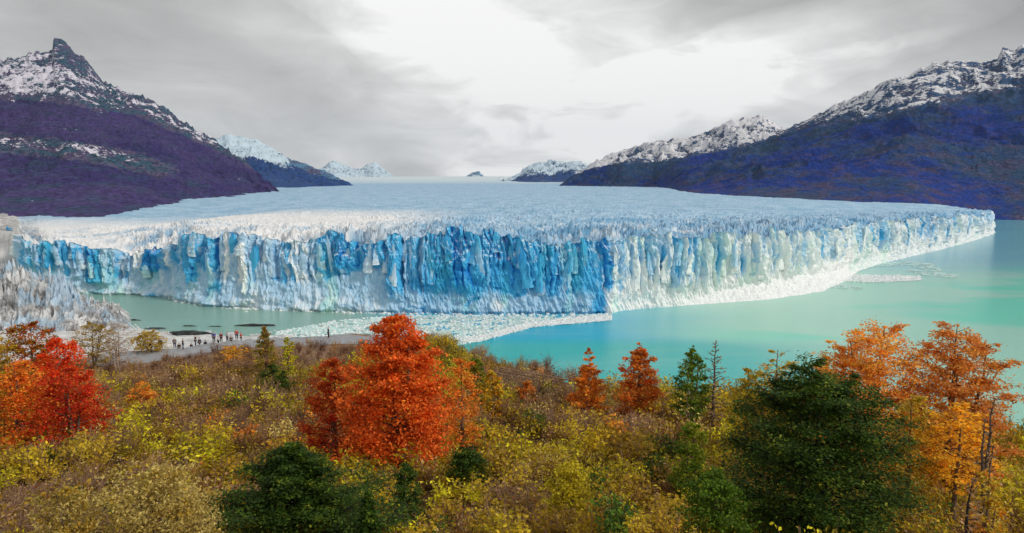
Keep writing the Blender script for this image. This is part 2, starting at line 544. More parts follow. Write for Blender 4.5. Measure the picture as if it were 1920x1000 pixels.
off = up * (9.0 * (oA[cA] - 0.5) + 4.5 * (oB[cB] - 0.5)) + (0.35 + 0.65 * up) * (2.6 * np.minimum(edgeA * 5, 1) + 1.3 * np.minimum(edgeB * 4, 1))
fl4 = ridged((SS + warp * 0.6) / 9.0, ZZ / 130, 15.0, 3)
off = off + 4.0 * (fl2 - 0.5) * (0.5 + 0.6 * up) + 2.6 * (fl3 - 0.5) * quiet + 2.0 * blk * quiet * (1 - 0.8 * rightw) - 2.0 * crack + rightw * 9.0 * (fl4 - 0.5) * sstep(0.08, 0.3, TT)
off = off + foot * (6 + 5 * fbm(SS / 22, ZZ / 12, 7.0, 3)) * (0.4 + 0.8 * leftw) - TT * 3.0 - 2.5 * TT ** 6
off = off - 2.2 * sstep(0.045, 0.0, TT) * (1 - rightw)
PX = fx[:, None] + nx_[:, None] * off
PY = fy[:, None] + ny_[:, None] * off
ZZ2 = ZZ + 0.8 * fbm(SS / 4, ZZ / 4, 12.0, 3) * (TT > 0.02)
ZZ2[:, 0] = -3.0
cavv = np.clip(1.0 - 2.6 * edgeB - 0.9 * fl2, 0, 1) * up + 0.8 * crack + rightw * np.clip(0.85 - 1.5 * fl4, 0, 1) * sstep(0.15, 0.5, TT) * 1.9
cr_ = hA[(cA + 7) % 2000] * 0.6 + hB[cB] * 0.4
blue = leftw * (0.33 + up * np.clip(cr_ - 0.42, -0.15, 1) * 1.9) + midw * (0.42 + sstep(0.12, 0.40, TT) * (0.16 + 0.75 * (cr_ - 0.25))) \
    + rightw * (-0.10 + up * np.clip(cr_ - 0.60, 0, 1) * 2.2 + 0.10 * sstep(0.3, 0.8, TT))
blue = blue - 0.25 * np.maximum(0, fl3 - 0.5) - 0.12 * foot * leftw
for c_, tc_, sx_, st_, a_ in ((1124, 0.10, 12, 0.16, 0.6), (412, 0.32, 7, 0.12, 0.4), (880, 0.75, 22, 0.15, -0.35), (1020, 0.6, 60, 0.25, 0.25), (850, 0.5, 40, 0.3, 0.25), (150, 0.8, 14, 0.18, 0.5), (935, 0.12, 16, 0.1, -0.3),
                              (302, 0.04, 10, 0.05, 0.5), (1245, 0.7, 8, 0.2, 0.4), (1342, 0.62, 7, 0.2, 0.55), (1597, 0.7, 6, 0.2, 0.5), (1650, 0.7, 10, 0.25, 0.4)):
    blue = blue + a_ * np.exp(-((PXS[:, None] - c_) / sx_) ** 2 - ((TT - tc_) / st_) ** 2)
V = np.stack([PX, PY, ZZ2], -1).reshape(-1, 3)
glacier = bpy.data.objects.new('glacier', None)
C.objects.link(glacier)
glacier['label'] = 'huge blue and white glacier whose sheer ice wall ends in the turquoise lake'
glacier['category'] = 'glacier'
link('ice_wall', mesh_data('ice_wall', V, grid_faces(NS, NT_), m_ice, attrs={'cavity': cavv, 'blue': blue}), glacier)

# upper surface: polar sheet running back up the valley
az_w = np.arctan2(PX[:, -1], PY[:, -1])
az_w = np.maximum.accumulate(az_w + np.arange(NS) * 1e-9)
r_w = np.hypot(PX[:, -1], PY[:, -1]) - 1.0
order = slice(None)
NA, NR = 1200, 230
AZ = np.linspace(az_w[0], az_w[-1], NA)
rw = np.interp(AZ, az_w, r_w)
zw = np.interp(AZ, az_w, ZZ2[:, -1])
rw_edge, zw_edge = rw.copy(), zw.copy()
rw = np.max(np.stack([np.roll(rw, k_) for k_ in range(-12, 13)]), axis=0) if False else np.array([rw[max(0, i_ - 12):i_ + 13].max() for i_ in range(NA)])
rw = np.convolve(np.pad(rw, 12, 'edge'), np.ones(25) / 25, 'valid') + 1.0
rw = np.maximum(rw, rw_edge + 0.3)
RMAX = 9500.0
w = np.linspace(0, 1, NR)
INV = (1 / rw)[:, None] * (1 - w)[None, :] + (1 / RMAX) * w[None, :]
RR = 1 / INV
GX, GY = np.sin(AZ)[:, None] * RR, np.cos(AZ)[:, None] * RR
# base level
def glacier_level(x, y):
    z = 60 + 0 * x
    z = z - 14 * sstep(420, 1000, x) * sstep(3200, 1600, y)
    z = z - 15 * sstep(-330, -500, x) * sstep(1700, 1000, y)
    z = z + 3 * fbm(x / 300, y / 300, 0, 2)
    z = z + 70 * sstep(5500, 9500, y) + 8 * sstep(1500, 3500, y)
    return z
zb = glacier_level(GX, GY)
flx_, fly_ = 240 / 683.5, 640 / 683.5
dl = (GY - fp[-1, 1]) * flx_ - (GX - fp[-1, 0]) * fly_
zb = np.where(dl < 0, -6.0, np.minimum(zb, 40 + 0.055 * np.maximum(dl, 0)))
dist_in = RR - rw[:, None]
bl = sstep(0, 90, dist_in)
zws = np.convolve(np.pad(zw, 30, 'edge'), np.ones(61) / 61, 'valid')
zmin = np.min(np.stack([np.roll(zw, k_) for k_ in range(-5, 6)]), axis=0) - 1.0
zw = zmin
b1 = sstep(0, 12, dist_in)
zb = zw[:, None] * (1 - b1) + (zws[:, None] * (1 - bl) + zb * bl + 1.0) * b1
rough_zone = np.exp(-dist_in / 230.0) * 1.0 + 0.10
rough_zone = rough_zone * (0.75 + 0.6 * fbm(GX / 90, GY / 90, 4.4, 3))
rough_zone = rough_zone * (0.75 + 0.7 * sstep(-420, -60, GX) * sstep(700, 100, GX) + 0.25 * sstep(500, 900, GX))
cr = ridged(GX / 27 + 0.6 * fbm(GX / 70, GY / 70, 0, 2), GY / 17, 3.3, 4, 0.6)
cr2 = ridged(GX / 60, GY / 36, 9.3, 3, 0.55)
cr3 = ridged(GX / 150 + 0.5 * fbm(GX / 400, GY / 400, 0, 2), GY / 75, 2.3, 3, 0.6)
zs = zb + 3.5 * (cr3 - 0.5) * sstep(100, 400, dist_in) * sstep(5000, 2500, RR) + rough_zone * (15.0 * (cr - 0.55) + 9.0 * (cr2 - 0.5)) * sstep(0, 10, dist_in)
zs = zs + 2.6 * fbm(GX / 5.5, GY / 5.5, 1.0, 3) * rough_zone
cav2 = np.clip(1.05 - 1.25 * cr, 0, 1) * np.clip(rough_zone * 1.1, 0, 1) + 0.7 * np.clip(0.8 - 1.2 * cr3, 0, 1)
zs = np.where((dl < -2) & (dist_in > 6), -6.0, zs)
V = np.stack([GX, GY, zs], -1)
E0 = np.stack([np.sin(AZ) * rw_edge, np.cos(AZ) * rw_edge, zw_edge], -1)[:, None, :]
V = np.concatenate([E0, V], 1).reshape(-1, 3)
cav2 = np.concatenate([np.zeros((NA, 1)), cav2], 1)
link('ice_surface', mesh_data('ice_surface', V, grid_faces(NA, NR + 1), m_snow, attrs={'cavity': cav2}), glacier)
# right flank of the tongue, turning back along the channel
nfl = 60
tt = np.linspace(0, 1, nfl)
sx0, sy0 = fp[-1, 0], fp[-1, 1]
flx = sx0 + tt * 240 + 10 * fbm(tt * 12, 0.5, 0, 3); fly = sy0 + tt * 640
flz = np.linspace(0, 1, 10)
Vf = np.stack([flx[:, None] + 6 * fbm(tt[:, None] * 40, flz[None, :] * 2, 2, 3) - 6 * flz[None, :], fly[:, None] + 0 * flz[None, :],
               (fh2[-1] + 2 * fbm(tt * 30, 0.1, 1, 2))[:, None] * flz[None, :] - 1.0], -1).reshape(-1, 3)
link('ice_flank', mesh_data('ice_flank', Vf, grid_faces(nfl, 10), m_ice, attrs={'cavity': np.zeros(len(Vf)), 'blue': np.full(len(Vf), 0.1)}), glacier)

# free-standing ice pillars and blades along the crest of the wall
def pillar_mesh(seed, name='ice_pillar'):
    r = np.random.RandomState(seed)
    ns, nr = 9, 12
    ang = np.sort(np.linspace(0, 2 * math.pi, ns, endpoint=False) + r.uniform(-0.25, 0.25, ns))
    rad = r.uniform(0.35, 0.62, ns)
    V = []
    for i in range(nr):
        t_ = i / (nr - 1)
        sc = (1.0 - 0.35 * t_) if t_ < 0.86 else (0.65 * (1 - (t_ - 0.86) / 0.14 * r.uniform(0.5, 0.85)))
        sc *= 1 + 0.10 * r.randn()
        cx, cy = 0.10 * math.sin(t_ * 4 + seed), 0.08 * math.cos(t_ * 5 + seed * 2)
        for a, q in zip(ang, rad):
            k_ = q * sc * (1 + 0.10 * r.randn())
            V.append((cx + k_ * math.cos(a), cy + 0.6 * k_ * math.sin(a), t_ + (0.05 * r.randn() if t_ > 0.8 else 0)))
    V.append((V[-1][0] * 0.2, 0, 1.02 + 0.04 * r.rand()))
    Fq = []
    for i in range(nr - 1):
        for j in range(ns):
            a, b2 = i * ns + j, i * ns + (j + 1) % ns
            Fq.append((a, b2, b2 + ns, a + ns))
    top = len(V) - 1
    Ft = [((nr - 1) * ns + j, (nr - 1) * ns + (j + 1) % ns, top) for j in range(ns)]
    V = np.array(V)
    return V, [np.array(Fq), np.array(Ft)], r


def pillar_variant(seed, blue_level):
    V, Fc, r = pillar_mesh(seed)
    return mesh_data('ice_pillar', V, Fc, m_ice, attrs={'cavity': np.clip(0.1 + 0.1 * r.randn(len(V)), 0, 1), 'blue': blue_level + 0.35 * (V[:, 2] - 0.4)})


P_MESH = {'left': [pillar_variant(100 + i, 0.22 + 0.5 * (i % 3 == 0)) for i in range(9)], 'mid': [pillar_variant(200 + i, 0.45 + 0.12 * (i % 4)) for i in range(9)],
          'right': [pillar_variant(300 + i, -0.10 + 0.45 * (i % 5 == 0)) for i in range(10)]}
rs = np.random.RandomState(3)
q = 60.0
while q < 1845:
    q += rs.uniform(9, 24)
    s = s_of_px(q)
    i = min(int(np.searchsorted(S, s)), NS - 1)
    if 185 < q < 325 and rs.rand() < 0.6:
        continue
    Hh = fh2[i]
    wdt = rs.uniform(3.5, 10.5) * (0.8 + 0.2 * min(1.6, fy[i] / 600))
    z1 = Hh + rs.uniform(-14.0, 1.5)
    z0 = z1 - rs.uniform(12, 34)
    ti = int(np.clip((0.5 * (z0 + z1)) / Hh * (NT_ - 1), 0, NT_ - 1))
    grp_ = P_MESH['left' if q < 780 else ('mid' if q < 1143 else 'right')]
    o = link('ice_pillar', grp_[rs.randint(len(grp_))], glacier)
    bx, by = PX[i, ti] - nx_[i] * wdt * 0.15, PY[i, ti] - ny_[i] * wdt * 0.15
    o.location = (bx, by, z0)
    o.scale = (wdt, wdt * rs.uniform(0.8, 1.2), z1 - z0)
    yaw = math.atan2(ty[i], tx[i]) + rs.uniform(-0.5, 0.5)
    o.rotation_euler = (rs.uniform(-0.08, 0.10), rs.uniform(-0.16, 0.16), yaw)

# ------------------------------------------------------------------ dirty seracs in front, far left
serac = bpy.data.objects.new('serac_field', None)
C.objects.link(serac)
serac['label'] = 'jagged dirty white ice tongue with spikes at the far left end of the glacier wall'
serac['category'] = 'ice ridge'
NA2, NR2 = 340, 200
sp = np.linspace(-190, 240, NA2)
env_px = [-190, -60, 0, 25, 60, 92, 112, 130, 145, 165, 190, 215, 232, 240]
env_py = [500, 495, 492, 490, 508, 512, 520, 535, 548, 560, 562, 572, 590, 608]
ww = np.linspace(0, 1, NR2)
d0, d1 = 470.0, 545.0
DD = d0 + (d1 - d0) * ww[None, :] + 0 * sp[:, None]
QX = (sp[:, None] - 960) / F * DD * 1.008
env = np.interp(sp, env_px, env_py)
ztop = np.array([at_depth(a, b_, 510)[2] for a, b_ in zip(sp, env)])
prof = np.clip(np.sin(np.pi * np.clip(ww, 0, 1)) * 1.25, 0, 1)
spk = ridged(QX / 6.5, DD / 9.0, 2.0, 3, 0.6)
spk2 = ridged(QX / 17, DD / 17, 6.0, 2, 0.5)
hgt = ztop[:, None] * prof[None, :] ** 0.7 * (0.30 + 0.50 * spk ** 1.3 + 0.42 * spk2) * (1 + 0.12 * fbm(QX / 2.2, DD / 2.2, 3, 3))
V = np.stack([QX + 1.0 * fbm(QX / 3, DD / 3, 1, 2), DD + 1.0 * fbm(QX / 3, DD / 3, 6, 2), hgt - 1.0], -1).reshape(-1, 3)
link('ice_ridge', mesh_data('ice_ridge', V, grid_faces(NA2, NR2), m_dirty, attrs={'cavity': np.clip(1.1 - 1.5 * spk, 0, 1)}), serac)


def spike_mesh(seed):
    r = np.random.RandomState(seed)
    ns, nr = 7, 8
    V = []
    for i in range(nr):
        t_ = i / (nr - 1)
        sc = (1 - t_) ** 0.8 * 0.5 + 0.02
        for j in range(ns):
            a = 2 * math.pi * j / ns
            k_ = sc * (1 + 0.22 * r.randn())
            V.append((k_ * math.cos(a) + 0.12 * t_ * math.sin(seed), k_ * 0.8 * math.sin(a), t_ + 0.02 * r.randn()))
    Fq = [(i * ns + j, i * ns + (j + 1) % ns, (i + 1) * ns + (j + 1) % ns, (i + 1) * ns + j) for i in range(nr - 1) for j in range(ns)]
    return mesh_data('ice_spike', np.array(V), np.array(Fq), m_dirty, attrs={'cavity': np.full(len(V), 0.05)})


SPK = [spike_mesh(i) for i in range(6)]
for (a, b_, wd) in ((88, 496, 5), (108, 503, 4.5), (120, 512, 5.5), (133, 528, 5), (72, 506, 6), (45, 500, 8), (18, 488, 10), (150, 545, 6), (172, 553, 7), (196, 556, 6), (212, 566, 6),
                    (-10, 492, 9), (97, 514, 5), (60, 512, 6), (160, 556, 5), (184, 560, 5), (224, 580, 4)):
    x, y, z = at_depth(a, b_, 503 + rs.uniform(-8, 4))
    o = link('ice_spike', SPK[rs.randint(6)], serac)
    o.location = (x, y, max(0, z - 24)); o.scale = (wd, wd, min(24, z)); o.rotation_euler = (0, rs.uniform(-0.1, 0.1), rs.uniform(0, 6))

# grey moraine behind the left end
sp = np.linspace(-400, 75, 120); ww = np.linspace(0, 1, 50)
DD = 690 + 600 * ww[None, :] + 0 * sp[:, None]
QX = (sp[:, None] - 960) / F * DD
zt = np.array([at_depth(a, 431, 760)[2] for a in sp]) * sstep(72, 30, sp)
V = np.stack([QX, DD, zt[:, None] * np.clip(ww * 9, 0, 1)[None, :] ** 0.5 + 4.5 * fbm(QX / 25, DD / 25, 0, 5) - 3], -1).reshape(-1, 3)
M_MORAINE = flat('moraine_grey', (0.46, 0.455, 0.45), 0.95, 0.3, 0.03)
link('moraine', mesh_data('moraine', V, grid_faces(120, 50), M_MORAINE), kind='structure', label='grey moraine bank left of the glacier wall')


# ------------------------------------------------------------------ mountains
def mountain(name, ridge, base, mat, snow_fn, rocky_fn, label, nu=420, nv=110, amp=60, power=1.0, jag=6, seed=0.0):
    rp = np.array([at_depth(a, b_, d_) for a, b_, d_ in ridge]); rpx = np.array([r_[0] for r_ in ridge], float)
    bp = np.array([((a - 960) / F * d_, d_, z_) for a, z_, d_ in base]); bpx = np.array([r_[0] for r_ in base], float)
    u = np.linspace(rpx[0], rpx[-1], nu)
    rx, ry, rz = (np.interp(u, rpx, rp[:, i]) for i in range(3))
    bx, by, bz = (np.interp(u, bpx, bp[:, i]) for i in range(3))
    rz_sharp = rz + jag * (ridged(u / 22 + seed, 0.7, seed, 4) - 0.5) * 2
    rz_poly = rz.copy()
    kn = max(5, int(nu * 0.16) // 2 * 2 + 1)
    sm = lambda q_: np.convolve(np.pad(q_, kn // 2, 'reflect', reflect_type='odd'), np.hanning(kn + 2)[1:-1] / np.hanning(kn + 2)[1:-1].sum(), 'valid')
    rz = sm(rz); rx = sm(rx); ry = sm(ry)
    v = np.r_[np.linspace(0, 1, nv), 1 + np.linspace(0.03, 0.6, 16)]
    vv = np.minimum(v, 1)[None, :]
    back = np.maximum(v - 1, 0)[None, :]
    VX = bx[:, None] + (rx - bx)[:, None] * (vv + back)
    VY = by[:, None] + (ry - by)[:, None] * (vv + back)
    al = np.r_[0, np.cumsum(np.hypot(np.diff(rx), np.diff(ry)))][:, None]
    VZ = bz[:, None] + (rz - bz)[:, None] * (vv ** power - back * 0.9)
    gul = ridged(VX / 210 + seed + 1.0 * fbm(VX / 400, VY / 400, VZ / 260, 3), VY / 260 + VZ / 170, seed + 1, 5, 0.55) if True else ridged(al / 260 + 2.2 * fbm(al / 600, v[None, :] * 2.4, seed, 3), v[None, :] * 4.5, seed + 1, 4, 0.55)
    rg = fbm(VX / 260, VY / 260, VZ / 200 + seed, 5, 2.1, 0.55)
    crest = np.exp(-((1 - v) / 0.16) ** 2)[None, :] * (1 + 0 * v)[None, :]
    rj = rz_sharp - rz_poly
    VZ = VZ + (rz_poly - rz)[:, None] * crest + rj[:, None] * np.exp(-((1 - v) / 0.05) ** 2)[None, :]
    fade = (np.clip(v * 2.6, 0, 1) ** 1.6)[None, :] * (1 - 0.75 * sstep(0.9, 1.0, v) * sstep(1.35, 1.0, v))[None, :]
    VZ = VZ + amp * ((gul - 0.5) * 1.0 + rg * 0.5) * fade
    pxu = u[:, None] + 0 * v[None, :]
    low_y = HOR - (VZ - CAMZ) * F / VY          # elevation angle of every point, to lay the snow line out
    sn = snow_fn(pxu, v[None, :] + 0 * pxu, low_y, gul)
    rk = rocky_fn(pxu, v[None, :] + 0 * pxu, low_y, gul)
    V = np.stack([VX, VY, VZ], -1).reshape(-1, 3)
    low = np.clip(1.15 - v, 0, 1)[None, :] + 0 * pxu
    return link(name, mesh_data(name, V, grid_faces(nu, len(v))[:, ::-1], mat, attrs={'snow': sn, 'rocky': rk, 'low': low}, smooth=True), kind='structure', label=label)


def pxy(px_, z_, d_):
    return HOR - (z_ - CAMZ) * F / d_


# left mountain
LM = [(-500, 40, 3200), (-300, 90, 3100), (-100, 96, 3050), (0, 112, 3000), (40, 104, 3000), (80, 98, 3000), (98, 95, 3000), (102, 76, 3000), (120, 80, 3000), (150, 105, 3000), (175, 128, 2980), (195, 150, 2950),
      (235, 172, 2900), (262, 178, 2880), (285, 190, 2850), (318, 208, 2800), (355, 235, 2750), (400, 262, 2700), (440, 290, 2650), (480, 318, 2600), (500, 334, 2500), (525, 362, 2400)]
mountain('mountain_left', LM, [(-500, 20, 780), (0, 30, 905), (200, 32, 930), (300, 34, 1110), (430, 36, 1600), (525, 40, 2300)], M_LEFT,
         lambda px, v, y, g: np.maximum(np.clip(0.15 + (np.interp(px, [-400, 0, 100, 200, 260, 330, 400, 450, 520], [180, 192, 196, 214, 222, 252, 284, 304, 345]) - y) / 22, 0, 1) * (0.02 + 0.72 * g + 0.16 * np.exp(-((px - 70) / 90) ** 2 - ((y - 150) / 40) ** 2) - 0.30 * np.exp(-((px - 135) / 28) ** 2 - ((y - 110) / 45) ** 2)),
                                        np.clip(1.05 - np.abs(y - np.interp(px, [0, 150, 300], [270, 282, 305])) / 20, 0, 1) * sstep(360, 200, px) * (0.12 + 0.55 * g)),
         lambda px, v, y, g: np.maximum(np.clip(0.1 + (np.interp(px, [-400, 0, 100, 200, 260, 330, 400, 450, 520], [190, 200, 205, 222, 230, 262, 290, 312, 350]) - y) / 22, 0, 1),
                                        np.clip(1.3 - np.abs(y - np.interp(px, [0, 150, 300], [270, 285, 315])) / 26, 0, 1) * sstep(420, 250, px) * 0.8),
         'steep left mountain with snowy rock summit and dark purple forest below', nu=560, nv=210, amp=55, jag=14, seed=2.0, power=1.5)
# second left mountain with its small hanging ice field
mountain('mountain_left_far', [(330, 250, 5200), (395, 262, 5200), (430, 254, 5200), (480, 262, 5100), (510, 278, 5000), (545, 300, 4900), (585, 315, 4700), (620, 333, 4500), (658, 350, 4300), (700, 372, 4200)],
         [(330, 50, 3300), (525, 55, 3000), (660, 62, 3800), (700, 40, 4000)], M_FAR,
         lambda px, v, y, g: np.clip(sstep(0.36, 0.62, v) * sstep(590, 480, px) * 1.2, 0, 1) * (0.5 + 0.7 * g),
         lambda px, v, y, g: sstep(0.55, 0.75, v) * sstep(470, 520, px), 'second blue mountain with a pale hanging ice field behind the left slope', nu=260, nv=80, amp=70, jag=6, seed=4.0)
# pale summits up the valley
mountain('mountain_valley_left', [(560, 330, 9800), (600, 318, 9800), (625, 300, 9800), (650, 312, 9800), (675, 318, 9800), (703, 305, 9800), (720, 318, 9800), (740, 332, 9800), (760, 346, 9800)],
         [(560, 60, 8200), (760, 60, 8200)], M_FAR, lambda px, v, y, g: 0.62 + 0.25 * g, lambda px, v, y, g: 0.3 + 0 * px, 'pale snowy summits fading into cloud up the valley', nu=160, nv=40, amp=90, jag=14, seed=6.0)
mountain('mountain_nunatak', [(845, 342, 9600), (868, 334, 9600), (885, 324, 9600), (898, 321, 9600), (908, 330, 9600), (918, 342, 9600)],
         [(845, 60, 9000), (918, 60, 9000)], M_FAR, lambda px, v, y, g: 0.35 + 0.3 * g, lambda px, v, y, g: 0.9 + 0 * px, 'small dark peak alone at the head of the glacier', nu=70, nv=24, amp=30, jag=6, seed=7.0)
mountain('mountain_valley_right', [(940, 346, 7600), (972, 326, 7500), (990, 312, 7500), (1010, 305, 7400), (1040, 300, 7300), (1070, 306, 7200), (1095, 308, 7000), (1130, 320, 6800), (1160, 340, 6800)],
         [(940, 60, 6400), (1160, 60, 6000)], M_FAR, lambda px, v, y, g: np.clip(sstep(0.2, 0.6, v) * (0.25 + 0.8 * g) + 0.3 * sstep(1100, 1020, px) * v, 0, 1) * 0.9, lambda px, v, y, g: 0.4 + 0 * px,
         'blue mountain with snow streaks beyond the glacier on the right', nu=180, nv=60, amp=80, jag=8, seed=8.0)
# snowy ridge behind the right forest
mountain('mountain_right_snow', [(1080, 330, 5000), (1120, 300, 4900), (1170, 283, 4800), (1210, 268, 4700), (1250, 262, 4600), (1300, 253, 4500), (1345, 238, 4400), (1380, 226, 4300), (1425, 214, 4300), (1450, 232, 4300), (1480, 243, 4300), (1560, 262, 4300)],
         [(1080, 60, 3900), (1560, 60, 3500)], M_RIGHT,
         lambda px, v, y, g: np.clip(sstep(0.40, 0.62, v) * (0.25 + 0.62 * g), 0, 1), lambda px, v, y, g: sstep(0.3, 0.5, v), 'snow covered ridge behind the right mountain', nu=260, nv=80, amp=80, jag=10, seed=9.0)
# right mountain
RM = [(1045, 350, 3900), (1060, 338, 3900), (1110, 314, 3800), (1160, 306, 3700), (1220, 302, 3600), (1300, 294, 3500), (1370, 278, 3400), (1440, 262, 3350), (1480, 240, 3300), (1510, 222, 3250), (1560, 200, 3200),
      (1600, 184, 3150), (1640, 168, 3100), (1655, 156, 3100), (1700, 144, 3050), (1755, 118, 3000), (1800, 120, 3000), (1850, 117, 2950), (1872, 108, 2950), (1880, 88, 2950), (1900, 98, 2950), (1915, 84, 2950), (1960, 74, 2950), (2100, 50, 2900), (2400, 20, 2900)]
SLX, SLY = [1040, 1200, 1300, 1400, 1500, 1600, 1680, 1740, 1800, 1860, 1920, 2400], [330, 304, 292, 276, 246, 230, 216, 206, 196, 186, 172, 110]
mountain('mountain_right', RM, [(1045, 60, 3750), (1230, 56, 3300), (1290, 55, 2300), (1400, 45, 1850), (1700, 30, 1700), (1860, -3, 1787), (1960, -3, 1750), (2400, -3, 1500)], M_RIGHT,
         lambda px, v, y, g: np.clip(0.15 + (np.interp(px, SLX, SLY) + 14 * (g - 0.5) - y) / 16, 0, 1) * (0.10 + 0.68 * g),
         lambda px, v, y, g: np.clip(0.1 + (np.interp(px, SLX, SLY) + 4 + 14 * (g - 0.5) - y) / 12, 0, 1),
         'long right mountain with snowy rock crest above deep blue forest slopes', nu=860, nv=220, amp=52, jag=9, seed=12.0, power=1.15)

# ------------------------------------------------------------------ near hillside
PR = np.array([0, 6, 12, 20, 30, 45, 60, 80, 95, 105, 400.])
PZ = np.array([-2.2, -4.6, -7.6, -11.0, -13.6, -17.0, -20.0, -23.4, -25.4, -25.6, -26])


def edge_r(a):
    return np.interp(a, [-0.9, -0.16, 0.0, 0.14, 0.35, 0.9], [112, 112, 82, 64, 58, 58])


def ground_z(x, y):
    x, y = np.asarray(x, float), np.asarray(y, float)
    r = np.hypot(x, y); a = np.where(y > 1, x / np.maximum(y, 1), np.sign(x) * 0.9)
    z = np.interp(r, PR, PZ)
    er = edge_r(a)
    z = z - np.maximum(0, r - er) * 0.95
    path = np.exp(-((r - 101) / 9.0) ** 2) * (a < -0.2)
    z = z + (0.9 * fbm(x / 11, y / 11, 0.3, 3) + 0.25 * fbm(x / 2.5, y / 2.5, 1.3, 2)) * np.clip(r / 12, 0, 1) * (1 - 0.9 * path)
    return np.maximum(CAMZ + z, -2.0)


az = np.linspace(-math.pi, math.pi, 721)
rr = np.r_[np.linspace(0.3, 10, 12), np.linspace(11, 118, 130), np.linspace(120, 230, 40)]
A, RR = np.meshgrid(az, rr, indexing='ij')
HX, HY = np.sin(A) * RR, np.cos(A) * RR
HZ = ground_z(HX, HY)
ax = np.where(HY > 1, HX / np.maximum(HY, 1), 9)
er = edge_r(ax)
bare = np.clip(sstep(0.07, 0.0, np.abs(ax - 0.05) - 0.10) * sstep(er - 18, er - 6, RR) + sstep(-0.16, -0.3, ax) * sstep(85, 92, RR) + sstep(er, er + 4, RR), 0, 1)
hill = link('hillside', mesh_data('hillside', np.stack([HX, HY, HZ], -1).reshape(-1, 3), grid_faces(len(az), len(rr))[:, ::-1], m_soil, smooth=True, attrs={'bare': bare}),
            kind='structure', label='brushy near hillside sloping down to the lake')


def gz(x, y):
    return float(ground_z(x, y))


# path along the left plateau
def strip(name, pts, width, mat, dz=0.06, **props):
    pts = np.array(pts, float)
    t0 = np.linspace(0, len(pts) - 1, 160)
    cx, cy = np.interp(t0, range(len(pts)), pts[:, 0]), np.interp(t0, range(len(pts)), pts[:, 1])
    gx, gy = np.gradient(cx), np.gradient(cy); g = np.hypot(gx, gy)
    q = np.linspace(-0.5, 0.5, 9)
    w_ = width * (1 + 0.08 * fbm(t0 * 0.6, 0.2, 0, 2))
    VX = cx[:, None] - (gy / g)[:, None] * q * w_[:, None]; VY = cy[:, None] + (gx / g)[:, None] * q * w_[:, None]
    VZ = ground_z(VX, VY) + dz
    return link(name, mesh_data(name, np.stack([VX, VY, VZ], -1).reshape(-1, 3), grid_faces(160, 9)[:, ::-1], mat, smooth=True), **props)


def spot(px, d):
    return (px - 960) / F * d, d


strip('path', [spot(150, 92), spot(240, 92.5), spot(330, 97), spot(430, 103), spot(540, 103), spot(640, 104), spot(760, 104)], 6.0, M_PATH, kind='structure', label='pale grey viewing path on the left plateau')

# beach at the left, at lake level
sh_px = [-500, 236, 262, 330, 420, 540, 640, 720, 830, 850]
sh_py = [596, 601, 606, 614, 616, 618, 622, 630, 652, 660]
sp = np.linspace(-500, 850, 300); ww = np.linspace(0, 1, 60)
sy = np.interp(sp, sh_px, sh_py)
P0 = np.array([on_plane(a, b_) for a, b_ in zip(sp, sy)])
QX = P0[:, None, 0] * (1 - 0.55 * ww[None, :]); QY = P0[:, None, 1] * (1 - 0.55 * ww[None, :])
QZ = -0.4 + 2.2 * sstep(0, 0.25, ww)[None, :] + 0.6 * fbm(QX / 14, QY / 6, 0, 3)
link('beach', mesh_data('beach', np.stack([QX, QY, QZ], -1).reshape(-1, 3), grid_faces(300, 60), M_BEACH), kind='structure', label='pale grey gravel beach at the left lake shore')


def boulder(name, x, y, z, sx, sy_, sz, mat, seed, **props):
    r = np.random.RandomState(seed)
    nu, nv = 18, 9
    th = np.linspace(0, 2 * math.pi, nu, endpoint=False); ph = np.linspace(-0.3, math.pi / 2, nv)
    TH, PH = np.meshgrid(th, ph, indexing='ij')
    vx, vy, vz = np.cos(TH) * np.cos(PH), np.sin(TH) * np.cos(PH), np.sin(PH)
    k_ = 1 + 0.35 * fbm(vx * 1.7 + seed, vy * 1.7, vz * 1.7, 3)
    V = np.stack([vx * k_ * sx, vy * k_ * sy_, vz * k_ * sz], -1).reshape(-1, 3)
    Fq = [(i * nv + j, ((i + 1) % nu) * nv + j, ((i + 1) % nu) * nv + j + 1, i * nv + j + 1) for i in range(nu) for j in range(nv - 1)]
    o = link(name, mesh_data(name, V, np.array(Fq), mat), **props)
    o.location = (x, y, z)
    return o


for i, (a, b_, c_, sz, lab) in enumerate(((250, 601, 9, 1.6, 'small dark rock at the water beside the dirty ice ridge'), (355, 612, 9, 1.4, 'dark low rock at the waterline behind the group of dark figures'),
                                          (404, 612.5, 9, 1.2, 'dark green wet rock at the waterline above the visitors in blue'), (480, 611, 24, 2.4, 'longest dark rock spit at the left lake shore'),
                                          (576, 612, 4, 0.9, 'tiny dark rock on the shore right of the long spit'), (560, 637, 10, 1.0, 'thin dark rock on the beach near the small yellow shrub'),
                                          (612, 640, 9, 0.9, 'thin dark rock on the beach left of the big red tree'), (355, 628, 24, 3.0, 'broad dark gravel bank on the beach right behind the visitors'),
                                          (290, 618, 12, 0.9, 'thin dark gravel tongue on the beach left of the broad bank'))):
    x, y, z = on_plane(a, b_)
    boulder('shore_rock', x, y, -0.2 if b_ < 614 else 0.9, c_ * 0.62, c_ * 0.12, sz * 0.62, M_ROCK, i + 3, label=lab, category='rock', group='dark rocks on the left shore')


# ------------------------------------------------------------------ floating ice
def in_poly(poly, x, y):
    c = np.zeros(len(x), bool); j = len(poly) - 1
    for i in range(len(poly)):
        xi, yi = poly[i]; xj, yj = poly[j]
        c ^= ((yi > y) != (yj > y)) & (x < (xj - xi) * (y - yi) / (yj - yi + 1e-12) + xi)
        j = i
    return c


